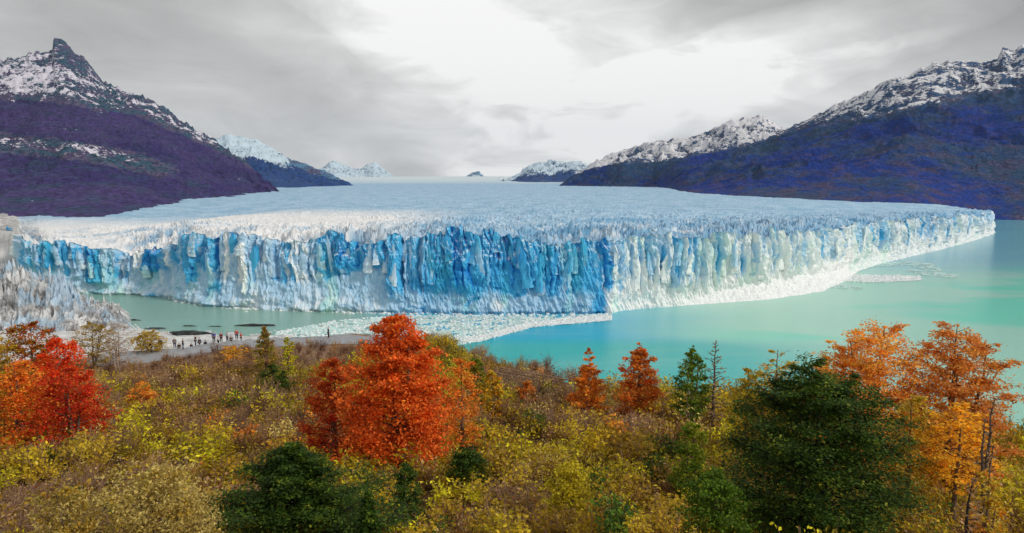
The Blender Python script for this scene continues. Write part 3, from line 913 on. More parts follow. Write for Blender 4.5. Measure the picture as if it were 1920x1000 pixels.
def chips(poly_px, n_, smin, smax, seed, z=0.0, hfac=0.35):
    poly = np.array([on_plane(a, b_)[:2] for a, b_ in poly_px])
    r = np.random.RandomState(seed)
    lo, hi = poly.min(0), poly.max(0)
    pts = np.zeros((0, 2))
    while len(pts) < n_:
        c = r.uniform(lo, hi, (n_ * 3, 2))
        c = c[in_poly(poly, c[:, 0], c[:, 1])]
        c = c[fbm(c[:, 0] / 16, c[:, 1] / 8, seed, 3) > r.uniform(-0.9, 0.3, len(c))]
        pts = np.concatenate([pts, c])
    pts = pts[:n_]
    size = smin + (smax - smin) * r.uniform(0, 1, n_) ** 3
    return pts, size, r, z, hfac


def chips_mesh(name, data, mat, **props):
    pts, size, r, z, hfac = data
    n_ = len(pts); ns = 6
    a = np.linspace(0, 2 * math.pi, ns, endpoint=False)[None, :] + r.uniform(0, 6, (n_, 1))
    rad = size[:, None] * 0.5 * r.uniform(0.6, 1.15, (n_, ns))
    x = pts[:, :1] + np.cos(a) * rad; y = pts[:, 1:] + np.sin(a) * rad * 0.8
    h = (size * hfac * r.uniform(0.3, 1.3, n_))[:, None] * np.ones(ns) * r.uniform(0.6, 1.2, (n_, ns))
    bot = np.stack([x, y, np.full_like(x, z - 0.1)], -1)
    cx, cy = pts[:, :1], pts[:, 1:]
    top = np.stack([cx + (x - cx) * 0.8, cy + (y - cy) * 0.8, z + h], -1)
    V = np.concatenate([bot, top], 1).reshape(-1, 3)
    base = np.arange(n_)[:, None] * 2 * ns
    j = np.arange(ns); k_ = (j + 1) % ns
    q_ = np.stack([j, k_, k_ + ns, j + ns], 1)
    quads = (base[:, :, None] + q_[None]).reshape(-1, 4)
    tops = base + np.arange(ns, 2 * ns)[None, :]
    return link(name, mesh_data(name, V, [quads, tops], mat), **props)


def slush(name, poly_px, cell, thr, mat, seed, z=0.06, thick=0.10, **props):
    poly = np.array([on_plane(a, b_)[:2] for a, b_ in poly_px])
    lo, hi = poly.min(0), poly.max(0)
    gx = np.arange(lo[0], hi[0], cell); gy = np.arange(lo[1], hi[1], cell)
    GX_, GY_ = np.meshgrid(gx, gy, indexing='ij')
    jx = GX_ + 0.35 * cell * perlin(GX_ / cell * 1.7, GY_ / cell * 1.7, 3); jy = GY_ + 0.35 * cell * perlin(GX_ / cell * 1.7, GY_ / cell * 1.7, 8)
    f = grid_faces(len(gx), len(gy))
    cx = jx.ravel()[f].mean(1); cy = jy.ravel()[f].mean(1)
    keep = in_poly(poly, cx + 1.5 * perlin(cx / 4, cy / 4, 1), cy + 1.5 * perlin(cx / 4, cy / 4, 5)) & (fbm(cx / 13, cy / 7, seed, 4) > thr)
    V = np.stack([jx, jy, z + thick * (1 + perlin(jx / 2, jy / 2, 2))], -1).reshape(-1, 3)
    f = f[keep]
    used, inv = np.unique(f.ravel(), return_inverse=True)
    return link(name, mesh_data(name, V[used], inv.reshape(-1, 4), mat), **props)


B1 = [(640, 600), (760, 592), (900, 592), (1000, 594), (1080, 592), (1145, 588), (1147, 601), (1080, 607), (1000, 614), (960, 624), (905, 640), (860, 647), (820, 648), (760, 640), (680, 660), (560, 660), (500, 650), (520, 622)]
B2 = [(1290, 556), (1400, 545), (1500, 520), (1560, 500), (1600, 492), (1570, 515), (1725, 518), (1728, 526), (1640, 530), (1545, 527), (1490, 540), (1440, 553), (1380, 558), (1280, 562)]
B3 = [(1500, 515), (1610, 498), (1700, 490), (1745, 494), (1770, 510), (1742, 508), (1700, 497), (1640, 501), (1600, 512), (1560, 517)]
B4 = [(1520, 534), (1560, 532), (1620, 539), (1610, 543), (1540, 540)]
B5 = [(1690, 507), (1740, 508), (1800, 516), (1790, 521), (1730, 516)]
B7 = [(1146, 590), (1147, 601), (1080, 607), (1000, 613), (940, 630), (880, 643), (862, 638), (930, 622), (985, 606), (1060, 597)]
B6 = [(325, 560), (420, 574), (640, 584), (900, 590), (1143, 589), (1143, 592), (900, 594), (640, 588), (420, 579), (325, 566)]
slush('slush_ice', B1, 1.3, -0.35, M_BRASH_GREEN, 1.5, kind='stuff', label='pale green slush of broken ice drifting below the blue wall')
slush('slush_ice', B2, 1.6, -0.75, M_BRASH, 3.5, kind='stuff', label='white slush at the foot of the sunlit right wall')
slush('slush_ice', B7, 1.5, -1.2, M_BRASH, 2.5, z=0.2, kind='stuff', label='bright white outer edge of the ice drift below the blue wall')
for bb, sd in ((B3, 4), (B4, 5), (B5, 6)):
    slush('slush_ice', bb, 1.8, -0.12, M_BRASH_GREEN, sd, z=0.05, kind='stuff', label='thin streak of drifting slush off the right wall')
for nm, bb, n_, mn, mx, sd, mt in (('brash_ice', B7, 2600, 0.7, 3.0, 17, M_BRASH), ('brash_ice', B1, 6500, 0.5, 3.2, 11, M_BRASH), ('brash_ice', B2, 4000, 0.8, 4.0, 12, M_BRASH), ('brash_ice', B3, 500, 0.6, 2.4, 13, M_BRASH),
                                   ('brash_ice', B4, 160, 0.6, 2.4, 14, M_BRASH), ('brash_ice', B5, 160, 0.6, 2.4, 15, M_BRASH), ('brash_ice', B6, 700, 0.8, 4.0, 16, M_BRASH)):
    chips_mesh(nm, chips(bb, n_, mn, mx, sd), mt, kind='stuff', label='small broken ice chips floating on the lake')
# rubble at the foot of the sunlit wall: a talus of fallen ice
q_ = np.linspace(1200, 1600, 200); ww = np.linspace(0, 1, 40)
s_ = s_of_px(q_); ii = np.clip(np.searchsorted(S, s_), 0, NS - 1)
wdt = np.interp(q_, [1200, 1290, 1400, 1500, 1560, 1600], [2, 6, 17, 24, 18, 4])
OX = fx[ii][:, None] + nx_[ii][:, None] * (wdt[:, None] * (1 - ww[None, :])); OY = fy[ii][:, None] + ny_[ii][:, None] * (wdt[:, None] * (1 - ww[None, :]))
OZ = -0.5 + (np.interp(q_, [1200, 1290, 1400, 1500, 1600], [1, 8, 15, 15, 4]))[:, None] * ww[None, :] ** 1.3 + (3.2 * ridged(OX / 6, OY / 6, 0, 4) + 2.0 * fbm(OX / 14, OY / 14, 2, 2)) * ww[None, :] ** 0.4 - 0.8
m_tal = flat('fallen_ice_white', (0.86, 0.87, 0.87), 0.6, 0.1, 0.3)
link('ice_talus', mesh_data('ice_talus', np.stack([OX, OY, OZ], -1).reshape(-1, 3), grid_faces(200, 40), m_tal), glacier)

# larger floes, each a thing of its own
def floe_mesh(seed):
    r = np.random.RandomState(seed); ns = 10
    a = np.linspace(0, 2 * math.pi, ns, endpoint=False) + r.uniform(-.2, .2, ns); rad = r.uniform(0.35, 0.55, ns)
    b0 = np.stack([np.cos(a) * rad, np.sin(a) * rad * 0.75, np.full(ns, -0.05)], 1)
    b1 = b0 * [0.94, 0.94, 1]; b1[:, 2] = 0.12 + 0.05 * r.rand(ns)
    b2 = b0 * [0.5, 0.5, 1]; b2[:, 2] = 0.17 + 0.16 * r.rand(ns)
    V = np.concatenate([b0, b1, b2, [[0, 0, 0.2 + 0.15 * r.rand()]]])
    j = np.arange(ns); k_ = (j + 1) % ns
    q1 = np.stack([j, k_, k_ + ns, j + ns], 1)
    return mesh_data('ice_floe', V, [np.concatenate([q1, q1 + ns]), np.stack([j + 2 * ns, k_ + 2 * ns, np.full(ns, 3 * ns)], 1)], M_BRASH)


OR2 = ['first', 'second', 'third', 'fourth', 'fifth', 'sixth', 'seventh', 'eighth', 'ninth', 'tenth']
FLOES = [floe_mesh(i) for i in range(8)]
for bb, n_, g_, lab in ((B1, 14, 'floes below the blue wall', 'flat white ice floe in the brash below the blue wall'), (B2, 9, 'floes below the sunlit wall', 'white ice floe in the drift below the sunlit right wall')):
    d_ = chips(bb, n_, 3.2, 6.0, 40 + n_)
    for i, (pt, sz) in enumerate(sorted(zip(d_[0].tolist(), d_[1].tolist()), key=lambda q_: q_[0][0] / q_[0][1])):
        w_ = 'leftmost' if i == 0 else ('rightmost' if i == n_ - 1 else (f'{OR2[i]} from left' if i <= n_ // 2 else f'{OR2[n_ - 1 - i]} from right'))
        o = link('ice_floe', FLOES[i % 8], label=lab + ', ' + w_, category='ice floe', group=g_)
        o.location = (pt[0], pt[1], 0.05); o.scale = (sz, sz, sz * 0.6); o.rotation_euler = (0, 0, rs.uniform(0, 6))
for i, (a, b_, sz, lab) in enumerate(((1137, 596, 9, 'bright flat ice floe at the right tip of the ice drift'), (1120, 598, 7, 'flat ice floe just inside the tip of the ice drift'), (1700, 522, 12, 'long white floe at the right end of the white drift'),
                                      (462, 585, 4, 'small bluish berg alone in the green left bay'), (1268, 570, 4, 'small bluish berg at the foot of the wall right of its corner'))):
    x, y, _ = on_plane(a, b_)
    o = link('ice_floe', FLOES[i], label=lab, category='ice floe')
    o.location = (x, y, 0.03); o.scale = (sz, sz * 0.6, sz * 0.5)

# ------------------------------------------------------------------ plants
def tube(P, rad, ns=5):
    """P (n,3), rad (n,) -> verts, quads"""
    P = np.asarray(P, float); n_ = len(P)
    d = np.gradient(P, axis=0); d /= np.linalg.norm(d, axis=1)[:, None] + 1e-9
    ref = np.where(np.abs(d[:, 2:3]) > 0.9, np.array([[1.0, 0, 0]]), np.array([[0, 0, 1.0]]))
    a = np.cross(d, ref); a /= np.linalg.norm(a, axis=1)[:, None] + 1e-9
    b_ = np.cross(d, a)
    th = np.linspace(0, 2 * math.pi, ns, endpoint=False)
    V = P[:, None, :] + (np.cos(th)[None, :, None] * a[:, None, :] + np.sin(th)[None, :, None] * b_[:, None, :]) * np.asarray(rad)[:, None, None]
    i = np.arange(n_ - 1)[:, None] * ns; j = np.arange(ns)[None, :]; k_ = (j + 1) % ns
    Fq = np.stack([i + j, i + k_, i + ns + k_, i + ns + j], -1).reshape(-1, 4)
    return V.reshape(-1, 3), Fq


class Acc:
    def __init__(s):
        s.V, s.F, s.n = [], [], 0

    def tube(s, P, rad, ns=5):
        v, f = tube(P, rad, ns)
        s.V.append(v); s.F.append(f + s.n); s.n += len(v)

    def data(s, name, mat):
        return mesh_data(name, np.concatenate(s.V), np.concatenate(s.F), mat, smooth=True)


def leaves_mesh(name, centers, size, palette, weights, r, flatness=0.35, aspect=0.55, clump=0.9, val=(0.6, 1.35), mat=None):
    n_ = len(centers)
    nrm = r.normal(size=(n_, 3)); nrm[:, 2] = np.abs(nrm[:, 2]) + flatness * 2.2
    nrm /= np.linalg.norm(nrm, axis=1)[:, None]
    t1 = np.cross(nrm, r.normal(size=(n_, 3))); t1 /= np.linalg.norm(t1, axis=1)[:, None] + 1e-9
    t2 = np.cross(nrm, t1)
    sz = (size * r.uniform(0.6, 1.3, n_))[:, None]
    c = centers
    V = np.stack([c + t1 * sz, c + t2 * sz * aspect + nrm * sz * 0.15, c - t1 * sz * 0.9, c - t2 * sz * aspect + nrm * sz * 0.15], 1).reshape(-1, 3)
    Fq = np.arange(n_ * 4).reshape(-1, 4)
    pal = np.array(palette, float)
    # colour varies by branch clump and by single leaf
    f = fbm(c[:, 0] / clump + 3.1, c[:, 1] / clump, c[:, 2] / clump * 1.4, 2) * 0.9 + r.normal(0, 0.22, n_)
    cw = np.cumsum(weights) / np.sum(weights)
    u = np.clip(0.5 + f * 0.55, 0, 0.999)
    idx = np.searchsorted(cw, u)
    col = pal[np.clip(idx, 0, len(pal) - 1)] * r.uniform(val[0], val[1], (n_, 1))
    return mesh_data(name, V, Fq, mat or LEAF, col=np.repeat(col, 4, axis=0))


RED = [(0.50, 0.07, 0.010), (0.78, 0.15, 0.018), (0.92, 0.20, 0.03), (0.85, 0.31, 0.025)]
REDS = [(0.55, 0.028, 0.008), (0.85, 0.07, 0.014), (0.72, 0.15, 0.018), (0.50, 0.09, 0.012)]
ORANGE = [(0.60, 0.18, 0.02), (0.85, 0.30, 0.03), (0.92, 0.42, 0.045), (0.74, 0.42, 0.05)]
ORPALE = [(0.55, 0.26, 0.06), (0.80, 0.36, 0.08), (0.78, 0.52, 0.16), (0.52, 0.40, 0.08)]
YELLOR = [(0.85, 0.38, 0.015), (0.90, 0.48, 0.025), (0.74, 0.42, 0.04)]
OLIVE = [(0.33, 0.20, 0.012), (0.48, 0.31, 0.016), (0.62, 0.43, 0.03), (0.74, 0.55, 0.11)]
YGREEN = [(0.40, 0.32, 0.012), (0.60, 0.50, 0.016), (0.78, 0.66, 0.03)]
GREEN = [(0.06, 0.13, 0.008), (0.13, 0.23, 0.012), (0.28, 0.33, 0.015)]
DGREEN = [(0.025, 0.055, 0.008), (0.050, 0.10, 0.010), (0.11, 0.18, 0.015), (0.30, 0.32, 0.03)]
BROWN = [(0.32, 0.16, 0.07), (0.48, 0.28, 0.13), (0.64, 0.44, 0.25)]
FEATHER = [(0.52, 0.40, 0.08), (0.72, 0.58, 0.17), (0.55, 0.37, 0.04)]


def crown_radius(style, t_):
    if style == 'dome':
        return math.sqrt(max(0.0, 1 - ((t_ - 0.35) / 0.65) ** 2)) if t_ > 0.35 else 0.75 + 0.25 * t_ / 0.35
    if style == 'full':
        return min(1.0, 1.35 * max(0.0, 1 - t_) ** 0.55) * (0.72 + 0.28 * min(1, t_ / 0.3))
    if style == 'spire':
        return max(0.03, 1 - t_) ** 1.1
    if style == 'cone':
        return max(0.05, (1 - t_) ** 0.8) * (0.75 + 0.25 * min(1, t_ * 6))
    if style == 'column':
        return 0.9 * math.sin(math.pi * (0.12 + 0.85 * t_)) ** 0.7
    if style == 'egg':
        return max(0.04, math.sin(math.pi * min(1, 0.12 + 0.88 * t_ ** 0.9)) ** 0.8 * (1.1 - 0.35 * t_))
    return 1.0


def build_tree(name, x, y, z, H, W, style, palette, weights, nleaf, leaf, label, cat, bark=None, h0=0.12, limbs=26, seed=1, stems=1,
               pad=0.35, fill=0.38, bare_top=0.0, depth_fac=1.0, lean=0.0, twig=1.0, group=None, flatness=0.35, clump=0.9, tip=None):
    r = np.random.RandomState(seed)
    bark = bark or BARK
    nleaf = int(nleaf * 1.3); leaf = leaf * 1.3
    root = bpy.data.objects.new(name, None); C.objects.link(root)
    root.location = (x, y, z - 0.1)
    root['label'] = label; root['category'] = cat
    if group:
        root['group'] = group
    Wr = W / 2
    acc = Acc(); anchors = []; rads = []
    for st in range(stems):
        sx = 0 if stems == 1 else r.uniform(-0.45, 0.45) * Wr
        sy = 0 if stems == 1 else r.uniform(-0.3, 0.3) * Wr
        sh = H * (1 if st == 0 else r.uniform(0.70, 0.95))
        if stems > 1 and st == 0:
            sx = 0
        nn = 12
        t_ = np.linspace(0, 1, nn)
        P = np.stack([sx * t_ ** 0.6 + lean * t_ * H + 0.025 * H * np.cumsum(r.normal(0, 0.35, nn)) * 0.5, sy * t_ ** 0.6 + 0.02 * H * np.cumsum(r.normal(0, 0.3, nn)) * 0.5, sh * t_], 1)
        P[0, :2] = 0
        tr = (0.020 * H + 0.02) * (1 - t_ * 0.93)
        acc.tube(P, tr, 7)
        nl = max(4, int(limbs * (1 if stems == 1 else 1.3 / stems)))
        for i in range(nl):
            tt_ = h0 + (1 - h0) * ((i + r.uniform(0, 0.9)) / nl)
            p0 = np.array([np.interp(tt_, t_, P[:, c]) for c in range(3)])
            ang = i * 2.399 + r.uniform(-0.5, 0.5)
            tc = (tt_ - h0) / (1 - h0)
            L = Wr * crown_radius(style, tc) * r.uniform(0.72, 1.08) * (1 if stems == 1 else 0.75)
            d = np.array([math.cos(ang), math.sin(ang) * depth_fac, 0])
            rise = r.uniform(0.10, 0.65) * L * (0.6 + 0.9 * tc)
            m = 6
            q = np.linspace(0, 1, m)
            Q = p0[None] + d[None] * (q * L)[:, None] + np.stack([r.normal(0, 0.03 * L, m) * q, r.normal(0, 0.03 * L, m) * q, rise * q ** 1.3 - 0.06 * L * q ** 3], 1)
            acc.tube(Q, np.interp(tt_, t_, tr) * 0.5 * (1 - 0.85 * q) + 0.004, 4)
            for kk in range(5):
                qq = r.uniform(0.3, 1.0) if kk else 1.0
                b0 = np.array([np.interp(qq, q, Q[:, c]) for c in range(3)])
                a2 = ang + r.choice([-1, 1]) * r.uniform(0.3, 1.2)
                l2 = L * r.uniform(0.18, 0.42)
                e = b0 + np.array([math.cos(a2) * l2, math.sin(a2) * l2 * depth_fac, r.uniform(-0.05, 0.45) * l2])
                acc.tube(np.stack([b0, (b0 + e) / 2 + r.normal(0, 0.03, 3), e]), [0.008 * twig, 0.006 * twig, 0.003 * twig], 3)
                if tt_ > 1 - bare_top and r.rand() < 0.8:
                    continue
                for w_ in np.linspace(0.1, 1.0, 4):
                    anchors.append(b0 + (e - b0) * w_); rads.append(0.5 * l2 + 0.05)
        if bare_top < 0.1:
            for w_ in np.linspace(max(h0, 0.55), 1.0, 10):
                anchors.append(np.array([np.interp(w_, t_, P[:, c]) for c in range(3)])); rads.append(0.14 * Wr * (1.1 - w_) + 0.06)
    tk = link('trunk', acc.data('trunk', bark), root)
    # outer sprays that round the crown out, lobed by noise
    nf = int(len(anchors) * fill / (1 - fill)) if bare_top < 0.5 else 0
    nf = max(nf, 160) if nf else 0
    for _ in range(nf):
        tc = r.uniform(0, 1) ** 1.15 * (1 - bare_top * 0.8)
        th_ = r.uniform(0, 2 * math.pi)
        lob = 0.84 + 0.50 * float(fbm(math.cos(th_) * 1.4 + seed, math.sin(th_) * 1.4, tc * 3.0, 2))
        rad_ = Wr * crown_radius(style, tc) * lob * r.uniform(0.35, 1.0) ** 0.5
        zz_ = (h0 + (1 - h0) * tc) * H * (0.97 + 0.03 * lob)
        anchors.append(np.array([rad_ * math.cos(th_) + lean * zz_, rad_ * math.sin(th_) * depth_fac, zz_])); rads.append((0.13 * Wr + 0.05) * (0.3 + 0.7 * crown_radius(style, tc)))
    A_ = np.array(anchors); Rr = np.array(rads)
    i = r.randint(0, len(A_), nleaf)
    off = r.normal(size=(nleaf, 3)) * (Rr[i] * 0.62)[:, None]
    off[:, 2] *= pad * 1.25
    Pn = A_[i] + off
    Pn[:, 2] = np.maximum(Pn[:, 2], 0.03)
    link('crown', leaves_mesh('crown', Pn, leaf, palette, weights, r, flatness, clump=clump), root)
    return root


LAND = []      # landmarks for the labels of the shrubs: (x, y, phrase)


def tree(px, d, top_py, wpx, style, pal, wts, nleaf, leaf, label, cat='tree', name='tree', **kw):
    x, y = spot(px, d)
    z = gz(x, y)
    zt = at_depth(px, top_py, d)[2]
    H = max(0.4, zt - z)
    return build_tree(name, x, y, z, H, wpx / F * d, style, pal, wts, nleaf, leaf, label, cat, seed=int(px) + 313, **kw)


# the large red tree in the middle and its neighbours
tree(742, 28, 588, 245, 'full', RED, (3, 4, 3, 1), 36000, 0.060, 'tall fiery orange red tree standing highest in the middle of the hillside', stems=3, limbs=60, h0=0.06, pad=0.5, clump=0.8)
tree(612, 30, 672, 135, 'dome', [REDS[1], REDS[2], RED[1], RED[3]], (3, 3, 3, 2), 10000, 0.055, 'low scarlet tree pressed against the left side of the tall red tree', limbs=30, h0=0.1, stems=2, pad=0.5)
tree(862, 33, 672, 80, 'dome', ORANGE, (2, 3, 3, 1), 4500, 0.055, 'narrow orange tree against the right side of the tall red tree', limbs=24, pad=0.5)
tree(893, 44, 671, 42, 'dome', [RED[1], OLIVE[1], GREEN[1], OLIVE[2]], (1, 2, 2, 2), 3000, 0.075, 'small olive and rust tree at the slope edge right of the tall red tree', limbs=18, pad=0.5)
tree(920, 42, 694, 44, 'dome', [OLIVE[1], OLIVE[2], YELLOR[0], YGREEN[1]], (1, 2, 1, 1), 2600, 0.075, 'small yellow olive tree beside the left end of the timber walkway', limbs=16)
tree(990, 46, 712, 38, 'column', ORANGE, (2, 3, 1, 2), 1900, 0.07, 'small orange sapling in front of the timber walkway', limbs=14)
tree(1108, 44, 650, 86, 'cone', ORANGE, (4, 3, 1, 1), 8000, 0.065, 'sparse orange tree with thin bare tip, left one of the orange pair', limbs=34, bare_top=0.30, h0=0.05, pad=0.45, bark=BARK_PALE)
tree(1208, 43, 640, 82, 'egg', [RED[2], ORANGE[0], ORANGE[1], RED[2]], (3, 4, 3, 1), 10000, 0.065, 'dense orange red tree, right one of the orange pair at the slope edge', limbs=36, bare_top=0.10, h0=0.12, pad=0.5)
tree(1308, 41, 650, 86, 'egg', [DGREEN[2], GREEN[1], GREEN[2], YGREEN[0]], (3, 3, 2, 1), 5500, 0.065, 'small open green tree with pale trunks standing before the lake', limbs=26, h0=0.30, stems=3, bark=BARK_PALE, pad=0.4)
tree(1352, 41, 636, 52, 'egg', [BROWN[2], ORPALE[2], GREEN[2]], (2, 1, 1), 500, 0.05, 'nearly bare twiggy tree right beside the small green tree', limbs=60, h0=0.2, bark=BARK, bare_top=0.6, twig=2.6)
tree(1420, 31, 690, 80, 'dome', [GREEN[2], OLIVE[2], YGREEN[1], ORPALE[3]], (2, 3, 2, 1), 4500, 0.055, 'bushy olive green tree behind the top left of the dark evergreen', limbs=24, stems=2, pad=0.5)
tree(1472, 32, 652, 110, 'dome', [OLIVE[1], OLIVE[2], GREEN[2], ORPALE[1]], (2, 3, 1, 2), 6500, 0.055, 'loose olive and gold tree rising behind the dark evergreen', limbs=36, bare_top=0.15, stems=2, pad=0.35)
tree(1560, 30, 655, 100, 'egg', [OLIVE[2], ORPALE[1], ORPALE[3], YGREEN[1]], (2, 3, 2, 1), 5000, 0.055, 'pale golden tree just left of the broad orange tree', limbs=30, stems=2, bare_top=0.1, pad=0.4)
tree(1665, 27, 606, 240, 'dome', [ORANGE[1], ORPALE[1], ORANGE[2], OLIVE[2]], (2, 4, 3, 2), 27000, 0.052, 'broad orange and gold tree on the right, left of its two crowns', limbs=60, stems=4, h0=0.2, pad=0.3, bare_top=0.04)
tree(1818, 26, 608, 200, 'dome', [ORANGE[1], ORPALE[1], ORANGE[2], ORPALE[2]], (3, 4, 2, 2), 22000, 0.052, 'tall orange tree farthest right, with spiky top over the water', limbs=52, stems=3, h0=0.2, pad=0.3, bare_top=0.04)
tree(1838, 21, 766, 130, 'dome', YELLOR, (2, 3, 2), 3600, 0.045, 'low amber yellow layered tree under the tall orange tree', limbs=18, h0=0.45, pad=0.22, flatness=0.9)
tree(1745, 22, 740, 120, 'dome', [OLIVE[0], OLIVE[2], OLIVE[3], BROWN[2]], (2, 3, 2, 1), 6500, 0.045, 'olive brown tree between the dark evergreen and the amber tree', limbs=34, h0=0.12, stems=3, pad=0.35)
tree(1535, 17.5, 692, 365, 'dome', DGREEN, (3, 4, 3, 1.0), 62000, 0.038, 'huge dark evergreen tree with a broad rounded crown at lower right', limbs=90, h0=0.02, pad=0.22, stems=3, flatness=0.8, bark=BARK_DARK, clump=0.5)
tree(1310, 25, 788, 80, 'dome', GREEN, (1, 3, 4), 5500, 0.045, 'bright green rounded bush left of the huge dark evergreen', cat='bush', name='bush', limbs=26, h0=0.05, stems=3, pad=0.5)
tree(1360, 16, 885, 150, 'dome', [GREEN[0], GREEN[1], DGREEN[2], YGREEN[0]], (3, 3, 3, 1), 9000, 0.035, 'mid green bush at the lower left foot of the huge evergreen', cat='bush', name='bush', limbs=34, h0=0.03, stems=3, pad=0.45)
tree(528, 15.5, 824, 470, 'spire', DGREEN, (3, 4, 3, 0.6), 44000, 0.036, 'dark evergreen of cone shape at the bottom left of the middle', limbs=74, h0=0.02, pad=0.18, flatness=0.9, bark=BARK_DARK, clump=0.4)
tree(676, 14.5, 915, 80, 'cone', DGREEN, (3, 4, 3, 1), 6500, 0.034, 'small dark evergreen right of the cone shaped evergreen', limbs=34, h0=0.03, pad=0.2, flatness=0.9, bark=BARK_DARK)
tree(874, 24, 838, 84, 'dome', DGREEN, (3, 4, 3, 1), 6000, 0.042, 'dark green bush just below and right of the tall red tree', cat='bush', name='bush', limbs=30, h0=0.03, stems=3, pad=0.4)
tree(752, 20, 868, 66, 'dome', DGREEN, (3, 4, 3, 1), 4000, 0.040, 'dark green bush straight below the tall red tree', cat='bush', name='bush', limbs=24, h0=0.03, stems=2, pad=0.4)
tree(486, 70, 612, 80, 'cone', [BROWN[1], OLIVE[1], GREEN[2], BROWN[0]], (3, 2, 2, 2), 3200, 0.10, 'pointed brown and green tree right of the visitors on the path', limbs=34, h0=0.05, pad=0.45)
tree(498, 60, 684, 74, 'dome', DGREEN, (2, 3, 3, 1), 2600, 0.09, 'dark green bush at the foot of the pointed brown tree', cat='bush', name='bush', limbs=20, h0=0.03, stems=2, pad=0.5)
tree(528, 66, 632, 34, 'column', [GREEN[2], YGREEN[1], OLIVE[2]], (2, 2, 1), 1300, 0.09, 'thin yellow green tree on the right side of the pointed brown tree', limbs=16)
tree(88, 44, 632, 128, 'dome', [REDS[0], REDS[1], RED[1], REDS[2]], (2, 4, 2, 2), 13000, 0.075, 'scarlet tree at the far left with the reddest leaves', limbs=36, stems=3, h0=0.08, pad=0.5)
tree(30, 52, 606, 150, 'dome', [ORANGE[0], RED[0], OLIVE[0], ORANGE[1]], (3, 2, 3, 2), 12000, 0.085, 'rust orange tree behind the scarlet tree at the far left', limbs=34, stems=3, h0=0.1, pad=0.5)
tree(100, 40, 690, 150, 'dome', [REDS[1], REDS[2], REDS[0], ORANGE[1]], (3, 2, 2, 2), 9000, 0.07, 'low spreading red bush in front of the scarlet tree', cat='bush', name='bush', limbs=30, stems=4, h0=0.05, pad=0.5)
tree(10, 40, 675, 130, 'dome', [RED[1], ORANGE[1], REDS[2], OLIVE[1]], (3, 3, 2, 2), 8000, 0.07, 'low orange red bush at the left edge beside the scarlet tree', cat='bush', name='bush', limbs=28, stems=4, h0=0.05, pad=0.5)
tree(-30, 46, 630, 120, 'dome', [OLIVE[0], OLIVE[1], ORANGE[0]], (3, 3, 2), 5000, 0.075, 'olive brown tree cut by the left edge beside the scarlet tree', limbs=30, stems=2, pad=0.5)
tree(204, 84, 604, 70, 'dome', [BROWN[2], BROWN[1]], (2, 1), 500, 0.09, 'pale bare tree with forked white branches left of the path', limbs=50, h0=0.3, stems=5, bark=BARK_PALE, twig=3.5)
tree(150, 88, 606, 90, 'dome', [OLIVE[0], OLIVE[1], BROWN[1]], (3, 3, 2), 2600, 0.10, 'olive bush hiding the foot of the dirty ice ridge', cat='bush', name='bush', limbs=26, stems=3)
tree(262, 96, 622, 74, 'dome', [OLIVE[1], OLIVE[2], BROWN[1]], (3, 3, 1), 2400, 0.10, 'round olive bush left of the dark figure on the path', cat='bush', name='bush', limbs=24, stems=3)
tree(240, 55, 716, 62, 'dome', ORANGE, (1, 3, 3, 1), 2200, 0.075, 'small bright orange bush alone on the left slope', cat='bush', name='bush', limbs=18, stems=3)
tree(425, 88, 648, 54, 'dome', [OLIVE[2], ORANGE[2], YGREEN[1]], (2, 2, 1), 1200, 0.09, 'yellow and orange bush at the path edge below the visitor in red', cat='bush', name='bush', limbs=16, stems=3)
tree(548, 112, 640, 20, 'dome', YELLOR, (1, 1, 1), 400, 0.09, 'tiny amber bush on the plateau rim right of the pointed brown tree', cat='bush', name='bush', limbs=10, stems=2)
tree(270, 12.5, 868, 230, 'dome', FEATHER, (2, 4, 2), 17000, 0.028, 'pale feathery yellow bush at the lower left', cat='bush', name='bush', limbs=60, h0=0.04, stems=5, pad=0.6, flatness=0.1)
tree(80, 12.0, 905, 170, 'dome', FEATHER, (3, 2, 3), 9000, 0.028, 'pale feathery bush in the lower left corner', cat='bush', name='bush', limbs=44, h0=0.04, stems=4, pad=0.6, flatness=0.1)
tree(1075, 19, 862, 110, 'dome', YGREEN, (1, 3, 4), 6500, 0.036, 'lime yellow bush in the middle of the lower right slope', cat='bush', name='bush', limbs=34, stems=4, pad=0.5)
tree(1895, 17, 740, 50, 'egg', [BROWN[1], BROWN[2]], (1, 1), 250, 0.04, 'dead grey tree at the right edge beside the tall orange tree', limbs=60, h0=0.2, stems=3, bark=BARK, twig=1.6)
tree(1868, 12, 885, 56, 'egg', [BROWN[0], BROWN[1]], (1, 1), 300, 0.04, 'charred dark broken tree stem in the lower right corner', limbs=18, h0=0.4, stems=2, bark=BARK_DARK)
tree(1900, 14, 872, 90, 'dome', [ORANGE[1], OLIVE[2], YELLOR[0]], (2, 2, 1), 3000, 0.034, 'orange and olive bush at the lower right edge', cat='bush', name='bush', limbs=24, stems=3)

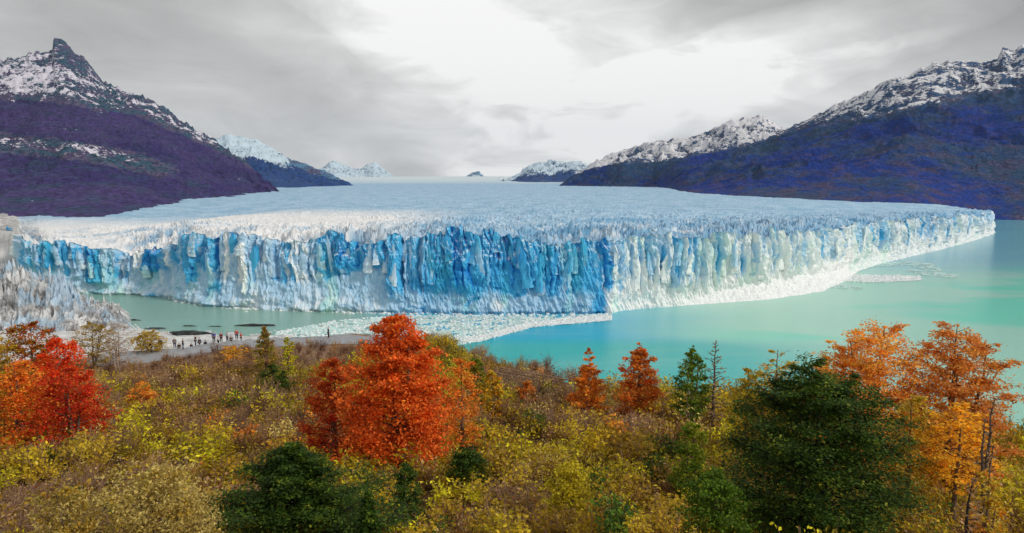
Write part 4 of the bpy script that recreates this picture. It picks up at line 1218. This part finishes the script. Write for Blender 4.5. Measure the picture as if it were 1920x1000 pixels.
# shrub kinds for the brush
def shrub_proto(kind, seed):
    r = np.random.RandomState(seed)
    acc = Acc(); an = []
    specs = {'yellow green': (YGREEN, (3, 3, 1.5), 300, 14, 0.055, TWIG), 'olive': (OLIVE, (3, 4, 3, 1), 320, 14, 0.055, TWIG), 'bare brown': (BROWN, (2, 3, 2), 90, 34, 0.045, TWIG),
             'rust brown': ([BROWN[0], BROWN[1], (0.28, 0.10, 0.03), OLIVE[0]], (2, 3, 2, 2), 280, 18, 0.05, TWIG), 'orange': (ORANGE, (2, 3, 2, 1), 260, 12, 0.055, TWIG),
             'dark green': (DGREEN, (2, 3, 3, 1), 360, 12, 0.055, BARK_DARK), 'straw': (FEATHER, (2, 3, 3), 300, 22, 0.045, TWIG)}
    pal, wts, nl, nst, ls, bark = specs[kind]
    for i in range(nst):
        a = r.uniform(0, 6.28); sp_ = r.uniform(0.1, 0.62); h = r.uniform(0.45, 1.0) * (1 - 0.35 * sp_)
        q = np.linspace(0, 1, 5)
        P = np.stack([math.cos(a) * sp_ * q ** 0.8 + r.normal(0, 0.02, 5) * q, math.sin(a) * sp_ * q ** 0.8 + r.normal(0, 0.02, 5) * q, h * q], 1)
        acc.tube(P, 0.011 * (1 - 0.8 * q) + 0.003, 3)
        for k_ in range(3 if kind != 'bare brown' else 5):
            t_ = r.uniform(0.35, 0.95); b0 = np.array([np.interp(t_, q, P[:, c]) for c in range(3)])
            e = b0 + r.normal(0, 0.13, 3) + [0, 0, 0.12]
            acc.tube(np.stack([b0, e]), [0.006, 0.003], 3)
            an += [b0, e, (b0 + e) / 2]
        an.append(P[-1])
    an = np.array(an)
    i = r.randint(0, len(an), nl)
    P = an[i] + r.normal(0, 0.07, (nl, 3)); P[:, 2] = np.maximum(P[:, 2], 0.02)
    stems = acc.data('stems', bark)
    fol = leaves_mesh('foliage', P, ls, pal, wts, r, 0.15, clump=0.5, mat=LEAF_BRUSH)
    # joined copy for the scattered brush
    V = np.concatenate([np.concatenate(acc.V), np.array([v.co for v in fol.vertices])])
    F_ = np.concatenate([np.concatenate(acc.F), np.arange(nl * 4).reshape(-1, 4) + acc.n])
    cl = np.zeros((len(V), 3)); cl[:acc.n] = (0.36, 0.22, 0.14)
    ca = np.zeros(nl * 4 * 4, np.float32); fol.attributes['Col'].data.foreach_get('color', ca); cl[acc.n:] = ca.reshape(-1, 4)[:, :3]
    joined = mesh_data('brush_' + kind.replace(' ', '_'), V, F_, LEAF_BRUSH, col=cl)
    return stems, fol, joined


KINDS = ['yellow green', 'olive', 'bare brown', 'rust brown', 'orange', 'dark green', 'straw']
PROTO = {k_: [shrub_proto(k_, 50 + 7 * i + j) for j in range(3)] for i, k_ in enumerate(KINDS)}

# scatter
r = np.random.RandomState(21)
pts = []
for r0, r1, dens in ((5, 30, 1.9), (30, 60, 1.3), (60, 80, 0.9), (80, 112, 1.3)):
    area = (r1 ** 2 - r0 ** 2) * R(96) / 2
    nn = int(area * dens)
    rad = np.sqrt(r.uniform(r0 ** 2, r1 ** 2, nn)); a = r.uniform(-R(48), R(48), nn)
    pts.append(np.stack([np.sin(a) * rad, np.cos(a) * rad], 1))
pts = np.concatenate(pts)
rad = np.hypot(*pts.T); aa = pts[:, 0] / np.maximum(pts[:, 1], 0.5)
keep = (rad < edge_r(aa) + 5) & ((rad > 15) | ((rad > 9) & (r.rand(len(pts)) < 0.3)))
pth = (aa < -0.13) & (rad > 90) & (rad < 108)
path_y = np.interp(960 + aa * F, [150, 240, 330, 430, 540, 760], [92, 92.5, 97, 103, 103, 104])
keep &= ~((aa < -0.13) & (pts[:, 1] > path_y - 4.2))
bz = (np.abs(aa - 0.05) < 0.12) & (rad > edge_r(aa) - 13)
keep &= ~(bz & (r.rand(len(pts)) < 0.75))
keep &= ~((np.abs(aa + 0.3) < 0.4) & (rad > 78) & (r.rand(len(pts)) < 0.5))
pts = pts[keep]; rad = rad[keep]; aa = aa[keep]
pxv = 960 + aa * F
n1 = fbm(pts[:, 0] / 7, pts[:, 1] / 7, 0.5, 3); n2 = fbm(pts[:, 0] / 4, pts[:, 1] / 4, 5.5, 3); n3 = r.uniform(-0.35, 0.35, len(pts))
kidx = np.zeros(len(pts), int)
v1 = n1 + n3
kidx[:] = 1
kidx[v1 > 0.18] = 0
kidx[(v1 < -0.32)] = 3
kidx[(v1 < -0.58)] = 2
kidx[(n2 + n3 > 0.62)] = 6
kidx[(n2 + n3 < -0.66)] = 5
kidx[r.rand(len(pts)) < 0.015] = 4
far_left = (pxv < 620) & (rad > 42)
scl_far = (pxv < 760) & (pts[:, 1] > 80); kidx[scl_far] = np.where(r.rand(scl_far.sum()) < 0.5, 2, 3)
fl_ = far_left & (r.rand(len(pts)) < 0.25); kidx[fl_] = 3
bl_ = far_left & (r.rand(len(pts)) < 0.25); kidx[bl_] = 2
nl_ = (pxv < 300) & (rad < 34) & (rad > 20) & (r.rand(len(pts)) < 0.45); kidx[nl_] = 2
nb_ = (np.abs(pxv - 1000) < 130) & (rad > 44) & (r.rand(len(pts)) < 0.7); kidx[nb_] = 2
near_l = (pxv < 420) & (rad < 17) & (r.rand(len(pts)) < 0.6); kidx[near_l] = 6
scl = r.uniform(0.0, 1.0, len(pts)) ** 1.5 * 1.15 + 0.6
scl = scl * np.interp(rad, [5, 12, 16, 30, 60, 110], [0.35, 0.5, 0.75, 1.05, 1.4, 1.4])
scl[scl_far] *= 0.75; scl[kidx == 2] *= 1.1; scl[(kidx == 0) | (kidx == 1)] *= 1.12
zz = ground_z(pts[:, 0], pts[:, 1])
# which ones show: inside the frame
def project(x, y, z):
    dy = z - CAMZ
    fwd = y * math.cos(PITCH) - dy * math.sin(PITCH); up = y * math.sin(PITCH) + dy * math.cos(PITCH)
    return 960 + F * x / fwd, 500 - F * up / fwd


PXX, PYY = project(pts[:, 0], pts[:, 1], zz + scl * 0.5)
inframe = (PXX > 15) & (PXX < 1905) & (PYY < 985) & (PYY > 600)
sizep = np.where(inframe, scl / rad, 0)
# a few of each kind near the camera are things of their own; they have to stand clear of each other
MARKS = [(742, 28, 'the tall red tree'), (528, 15.5, 'the cone shaped evergreen'), (1530, 17.5, 'the huge dark evergreen'), (270, 12.5, 'the pale feathery bush'), (85, 44, 'the scarlet tree'),
         (1108, 44, 'the left orange tree of the pair'), (1208, 43, 'the right orange tree of the pair'), (1310, 25, 'the bright green bush'), (240, 55, 'the small orange bush'), (1075, 19, 'the lime yellow bush'),
         (874, 24, 'the dark green bush'), (1838, 21, 'the amber tree'), (486, 70, 'the pointed brown tree'), (990, 46, 'the orange sapling'), (612, 30, 'the low scarlet tree'), (1360, 16, 'the mid green bush')]
MK = np.array([spot(a, d_) for a, d_, _ in MARKS])
chosen = []
taken = {}
for i in np.argsort(-sizep):
    if sizep[i] <= 0 or len(chosen) >= 280:
        break
    chosen.append(i)
ch = set(chosen)
SHRUBS = []
for i in chosen:
    k_ = KINDS[kidx[i]]
    stems, fol, _ = PROTO[k_][i % 3]
    dd = np.hypot(*(MK - pts[i]).T); j = int(dd.argmin())
    mx, my = MK[j]
    dx = PXX[i] - MARKS[j][0]
    dist = dd[j]
    far_word = 'close ' if dist < 1.6 else ('' if dist < 4 else 'far ')
    side = ('left of ' if dx < 0 else 'right of ') if abs(dx) > 45 else ('below ' if rad[i] < MARKS[j][1] else 'behind ')
    size_word = 'tall' if scl[i] > 0.98 else ('low' if scl[i] < 0.68 else 'knee high')
    part2 = 'lower ' if rad[i] < MARKS[j][1] - 1 and abs(dx) > 45 else ''
    lab = f'{size_word} {k_} shrub {far_word}{part2}{side}{MARKS[j][2]}'
    o = link('shrub', stems, label=lab, category='shrub', group=f'{k_} shrubs {side}{MARKS[j][2]}')
    SHRUBS.append((lab, PXX[i], o))
    f_ = link('foliage', fol, o)
    s_ = scl[i]
    o.location = (pts[i, 0], pts[i, 1], zz[i] - 0.05)
    o.rotation_euler = (0, 0, r.uniform(0, 6.28)); o.scale = (s_ * r.uniform(0.9, 1.3), s_ * r.uniform(0.9, 1.3), s_ * r.uniform(0.75, 1.1))

ORD = ['first', 'second', 'third', 'fourth', 'fifth', 'sixth', 'seventh', 'eighth', 'ninth', 'tenth']


def number_off(items):
    by = {}
    for lab, x_, o in items:
        by.setdefault(lab, []).append((x_, o))
    for lab, l_ in by.items():
        if len(l_) < 2:
            continue
        l_.sort(key=lambda q_: q_[0])
        for k_, (_, o) in enumerate(l_):
            m_ = len(l_) - 1 - k_
            if k_ == 0:
                w_ = 'leftmost'
            elif m_ == 0:
                w_ = 'rightmost'
            elif k_ <= m_ and k_ < 10:
                w_ = ORD[k_] + ' from left'
            elif m_ < 10:
                w_ = ORD[m_] + ' from right'
            else:
                continue
            full = lab + ', ' + w_
            while len(full.replace(',', '').split()) > 15:
                full = full.replace(' far ', ' ', 1) if ' far ' in full else (full.replace(' the ', ' ', 1) if ' the ' in full else ' '.join(full.split()[1:]))
            o['label'] = full


number_off(SHRUBS)
# everything else: one mass of brush, instanced with geometry nodes
rest = np.array([i for i in range(len(pts)) if i not in ch])
proto_col = bpy.data.collections.new('brush_kinds')
names = []
for k_ in KINDS:
    for j in range(3):
        nm = 'brush_%02d' % len(names)
        o = bpy.data.objects.new(nm, PROTO[k_][j][2]); proto_col.objects.link(o); names.append(nm)
me = bpy.data.meshes.new('undergrowth')
me.vertices.add(len(rest))
me.vertices.foreach_set('co', np.stack([pts[rest, 0], pts[rest, 1], zz[rest] - 0.05], 1).astype(np.float32).ravel())
at = me.attributes.new('pick', 'INT', 'POINT'); at.data.foreach_set('value', (kidx[rest] * 3 + rest % 3).astype(np.int32))
at = me.attributes.new('turn', 'FLOAT_VECTOR', 'POINT'); tv = np.zeros((len(rest), 3), np.float32); tv[:, 2] = r.uniform(0, 6.28, len(rest)); tv[:, :2] = r.normal(0, 0.12, (len(rest), 2)); at.data.foreach_set('vector', tv.ravel())
at = me.attributes.new('size', 'FLOAT_VECTOR', 'POINT')
sv = scl[rest][:, None] * r.uniform(0.8, 1.25, (len(rest), 3)); at.data.foreach_set('vector', sv.astype(np.float32).ravel())
under = link('undergrowth', me, kind='stuff', label='mixed olive, yellow and brown brush covering the hillside')
ng = bpy.data.node_groups.new('scatter_brush', 'GeometryNodeTree')
ng.interface.new_socket('Geometry', in_out='INPUT', socket_type='NodeSocketGeometry')
ng.interface.new_socket('Geometry', in_out='OUTPUT', socket_type='NodeSocketGeometry')
gi, go = ng.nodes.new('NodeGroupInput'), ng.nodes.new('NodeGroupOutput')
iop = ng.nodes.new('GeometryNodeInstanceOnPoints'); ci = ng.nodes.new('GeometryNodeCollectionInfo')
ci.inputs['Collection'].default_value = proto_col
ci.inputs['Separate Children'].default_value = True; ci.inputs['Reset Children'].default_value = True


def named(nm, ty):
    a = ng.nodes.new('GeometryNodeInputNamedAttribute'); a.data_type = ty; a.inputs['Name'].default_value = nm
    return a.outputs['Attribute']


ng.links.new(gi.outputs[0], iop.inputs['Points']); ng.links.new(ci.outputs[0], iop.inputs['Instance'])
iop.inputs['Pick Instance'].default_value = True
ng.links.new(named('pick', 'INT'), iop.inputs['Instance Index'])
e2r = ng.nodes.new('FunctionNodeEulerToRotation'); ng.links.new(named('turn', 'FLOAT_VECTOR'), e2r.inputs[0])
ng.links.new(e2r.outputs[0], iop.inputs['Rotation'])
ng.links.new(named('size', 'FLOAT_VECTOR'), iop.inputs['Scale'])
ng.links.new(iop.outputs[0], go.inputs[0])
md = under.modifiers.new('scatter', 'NODES'); md.node_group = ng

# ------------------------------------------------------------------ timber walkway on the bare bank
walk = bpy.data.objects.new('timber_walkway', None); C.objects.link(walk)
walk['label'] = 'weathered timber walkway with handrail on the bare bank above the water'
walk['category'] = 'walkway'


def box_mesh(name, sx, sy, sz, mat):
    V = np.array([(a, b_, c_) for a in (-.5, .5) for b_ in (-.5, .5) for c_ in (0, 1)]) * [sx, sy, sz]
    Fq = np.array([(0, 1, 3, 2), (4, 6, 7, 5), (0, 4, 5, 1), (2, 3, 7, 6), (0, 2, 6, 4), (1, 5, 7, 3)])
    return mesh_data(name, V, Fq, mat)


wa, wb = np.array(spot(928, 63)), np.array(spot(1100, 58))
wz = max(gz(*wa), gz(*wb)) + 0.25
dirv = (wb - wa); Lw = np.hypot(*dirv); dirv /= Lw; yaw = math.atan2(dirv[1], dirv[0])
nrm2 = np.array([-dirv[1], dirv[0]])
plank = box_mesh('plank', 0.26, 1.6, 0.05, M_WOOD); post = box_mesh('post', 0.11, 0.11, 2.4, M_WOOD)
for i in range(int(Lw / 0.28)):
    c_ = wa + dirv * (i * 0.28 + 0.14)
    o = link('plank', plank, walk); o.location = (c_[0], c_[1], wz + rnd.uniform(-0.01, 0.01)); o.rotation_euler = (0, 0, yaw)
npost = int(Lw / 1.9)
for side in (-0.82, 0.82):
    for i in range(npost + 1):
        c_ = wa + dirv * (i * Lw / npost) + nrm2 * side
        o = link('post', post, walk); o.location = (c_[0], c_[1], wz - 1.35); o.rotation_euler = (0, 0, yaw)
    for hz in (0.42, 0.72, 1.03):
        c_ = wa + dirv * Lw / 2 + nrm2 * side
        o = link('rail', box_mesh('rail', Lw + 0.2, 0.09, 0.10, M_WOOD), walk); o.location = (c_[0], c_[1], wz + hz); o.rotation_euler = (0, 0, yaw)

# ------------------------------------------------------------------ people on the path
def plain(name, base):
    m, n_, l_, p_ = mat_new(name, 0.8, base)
    return m


SKIN, HAIR = plain('skin', (0.55, 0.33, 0.24)), plain('hair_dark', (0.03, 0.02, 0.015))
CLOTH = {k_: flat('cloth_' + k_, v, 0.85, 0.15, 20) for k_, v in dict(black=(0.012, 0.012, 0.015), grey=(0.12, 0.12, 0.13), blue=(0.05, 0.06, 0.35), maroon=(0.22, 0.03, 0.07), white=(0.65, 0.66, 0.70), red=(0.5, 0.03, 0.03),
                                                                    navy=(0.02, 0.03, 0.08), purple=(0.12, 0.05, 0.18), pink=(0.45, 0.15, 0.22)).items()}


def skin_mesh(name, joints, edges, mat, sub=1):
    me = bpy.data.meshes.new(name)
    me.from_pydata([j[:3] for j in joints], edges, [])
    o = bpy.data.objects.new(name, me); C.objects.link(o)
    md_ = o.modifiers.new('skin', 'SKIN')
    sv_ = me.skin_vertices[0].data
    for i, j in enumerate(joints):
        sv_[i].radius = (j[3], j[3] if len(j) < 5 else j[4]); sv_[i].use_root = (i == 0)
    s2 = o.modifiers.new('sub', 'SUBSURF'); s2.levels = sub; s2.render_levels = sub
    dg = bpy.context.evaluated_depsgraph_get()
    out = bpy.data.meshes.new_from_object(o.evaluated_get(dg))
    out.name = name
    bpy.data.objects.remove(o); bpy.data.meshes.remove(me)
    out.materials.clear(); out.materials.append(mat)
    out.polygons.foreach_set('use_smooth', np.ones(len(out.polygons), bool))
    return out


def pose(step, arm, bend):
    """x right, y forward, z up; step = stride half length, arm = arm swing, bend = elbows raised"""
    J = [(0, 0, 0.95, .15, .11), (0, 0.01, 1.15, .13, .10), (0, 0.0, 1.36, .16, .10), (0, 0.0, 1.48, .06), (0, 0.02, 1.58, .085, .095), (0, 0.03, 1.68, .085, .095)]
    E = [(0, 1), (1, 2), (2, 3), (3, 4), (4, 5)]
    for s in (-1, 1):
        b_ = len(J)
        J += [(s * .10, 0, .88, .09), (s * .11, s * step * .5 + .03, .50, .062), (s * .11, s * step, .09, .042), (s * .12, s * step + .13, .035, .035)]
        E += [(0, b_), (b_, b_ + 1), (b_ + 1, b_ + 2), (b_ + 2, b_ + 3)]
        b_ = len(J)
        sw = -s * arm
        J += [(s * .19, 0, 1.40, .06), (s * .25, sw * .5, 1.14, .045), (s * .24, sw + bend * .25, .90 + bend * .38, .032), (s * .23, sw + bend * .32 + .02, .81 + bend * .48, .03)]
        E += [(2, b_), (b_, b_ + 1), (b_ + 1, b_ + 2), (b_ + 2, b_ + 3)]
        # five short fingers
        hx, hy, hz_ = J[-1][:3]
        for k_ in range(5):
            J.append((hx + (k_ - 2) * .009, hy + (.02 if k_ == 0 else 0), hz_ - (.05 if k_ == 0 else .085 - abs(k_ - 2.5) * .008) * (1 - bend * 1.6), .008))
            E.append((b_ + 3, len(J) - 1))
    J += [(0, 0.13, 1.62, .014)]; E += [(4, len(J) - 1)]          # nose
    return J, E


POSES = []
for st, ar, bd in ((0.04, 0.03, 0.0), (0.24, 0.16, 0.0), (0.06, 0.05, 1.0)):
    J, E = pose(st, ar, bd)
    body = skin_mesh('body', J, E, SKIN)
    # jacket: torso and sleeves
    def pick(idx, grow):
        mp = {j: i for i, j in enumerate(idx)}
        return [tuple(J[j][:3]) + tuple(v + grow for v in J[j][3:]) for j in idx], [(mp[a], mp[b_]) for a, b_ in E if a in mp and b_ in mp]
    l0, a0 = 6, 10; l1, a1 = 19, 23
    jk = skin_mesh('jacket', *pick([0, 1, 2, a0, a0 + 1, a0 + 2, a1, a1 + 1, a1 + 2], 0.022), CLOTH['black'])
    trs = skin_mesh('trousers', *pick([0, l0, l0 + 1, l0 + 2, l1, l1 + 1, l1 + 2], 0.016), CLOTH['navy'])
    hr = skin_mesh('hair', [(0, -.015, 1.64, .09, .095), (0, -.01, 1.735, .07)], [(0, 1)], HAIR)
    POSES.append((body, jk, trs, hr))


def person(px, d, pz, jacket, trousers, label, yaw_, h=1.0):
    x, y = spot(px, d)
    src = POSES[pz]
    root = link('person', src[0], label=label, category='person', group='visitors on the path')
    root.location = (x, y, gz(x, y) + 0.06); root.rotation_euler = (0, 0, yaw_); root.scale = (h, h, h)
    for nm, me_, mt in (('jacket', src[1], CLOTH[jacket]), ('trousers', src[2], CLOTH[trousers]), ('hair', src[3], None)):
        o = link(nm, me_, root)
        if mt:
            o.material_slots[0].link = 'OBJECT'; o.material_slots[0].material = mt
    return root


person(266, 95, 1, 'black', 'black', 'person in black walking alone at the left end of the path', 1.2, 1.05)
person(163, 93, 0, 'purple', 'navy', 'person in purple standing beside the pale bare tree', 2.0)
for a, d_, pz, jc, trz, lab in ((312, 99, 0, 'grey', 'navy', 'leftmost person in grey of the cluster on the path'), (320, 101, 1, 'black', 'black', 'person in black walking right of the grey one'),
                               (328, 98, 0, 'black', 'navy', 'person in black jacket standing with feet on the near path edge'), (344, 102, 0, 'black', 'black', 'left of three dark figures close together'),
                               (352, 101, 2, 'black', 'navy', 'middle of three dark figures, arms raised in front'), (360, 102, 1, 'navy', 'black', 'right of three dark figures, mid stride'),
                               (388, 102, 0, 'blue', 'black', 'person in a violet blue jacket'), (396, 103, 2, 'white', 'black', 'person in a white jacket beside the violet blue one'),
                               (402, 102, 0, 'maroon', 'black', 'person in a maroon jacket between the white jackets'), (414, 103, 0, 'white', 'grey', 'person in white jacket and grey trousers'),
                               (421, 104, 1, 'grey', 'black', 'person in a grey jacket left of the red one'), (432, 103, 0, 'red', 'navy', 'person in a bright red jacket, left of the red pair'),
                               (440, 104, 2, 'red', 'grey', 'rightmost person in red jacket beside the pointed tree'), (336, 103, 0, 'black', 'black', 'person in black between the grey cluster and the three dark figures'), (371, 103, 1, 'navy', 'black', 'person in navy walking just right of the three dark figures'), (284, 97, 0, 'grey', 'black', 'person in grey between the lone dark figure and the grey cluster'), (608, 104, 0, 'navy', 'black', 'dark figure alone on the path left of the tall red tree')):
    person(a, d_, pz, jc, trz, lab, rnd.uniform(0, 6.28), rnd.uniform(0.96, 1.06))

# ------------------------------------------------------------------ air
HAZE_ON = True
if HAZE_ON:
    hv = np.array([(a, b_, c_) for a in (-11800, 11800) for b_ in (-11800, 12200) for c_ in (-8, 1010)], float)
    hf = np.array([(0, 1, 3, 2), (4, 6, 7, 5), (0, 4, 5, 1), (2, 3, 7, 6), (0, 2, 6, 4), (1, 5, 7, 3)])
    mh = bpy.data.materials.new('haze'); mh.use_nodes = True
    mh.node_tree.nodes.clear()
    ho = mh.node_tree.nodes.new('ShaderNodeOutputMaterial'); hp = mh.node_tree.nodes.new('ShaderNodeVolumePrincipled')
    hp.inputs['Color'].default_value = (0.42, 0.60, 0.86, 1); hp.inputs['Density'].default_value = 2.4e-5; hp.inputs['Anisotropy'].default_value = 0.2
    mh.node_tree.links.new(hp.outputs[0], ho.inputs['Volume'])
    link('haze', mesh_data('haze', hv, hf, mh), kind='stuff', label='thin blue air between the viewpoint and the mountains')
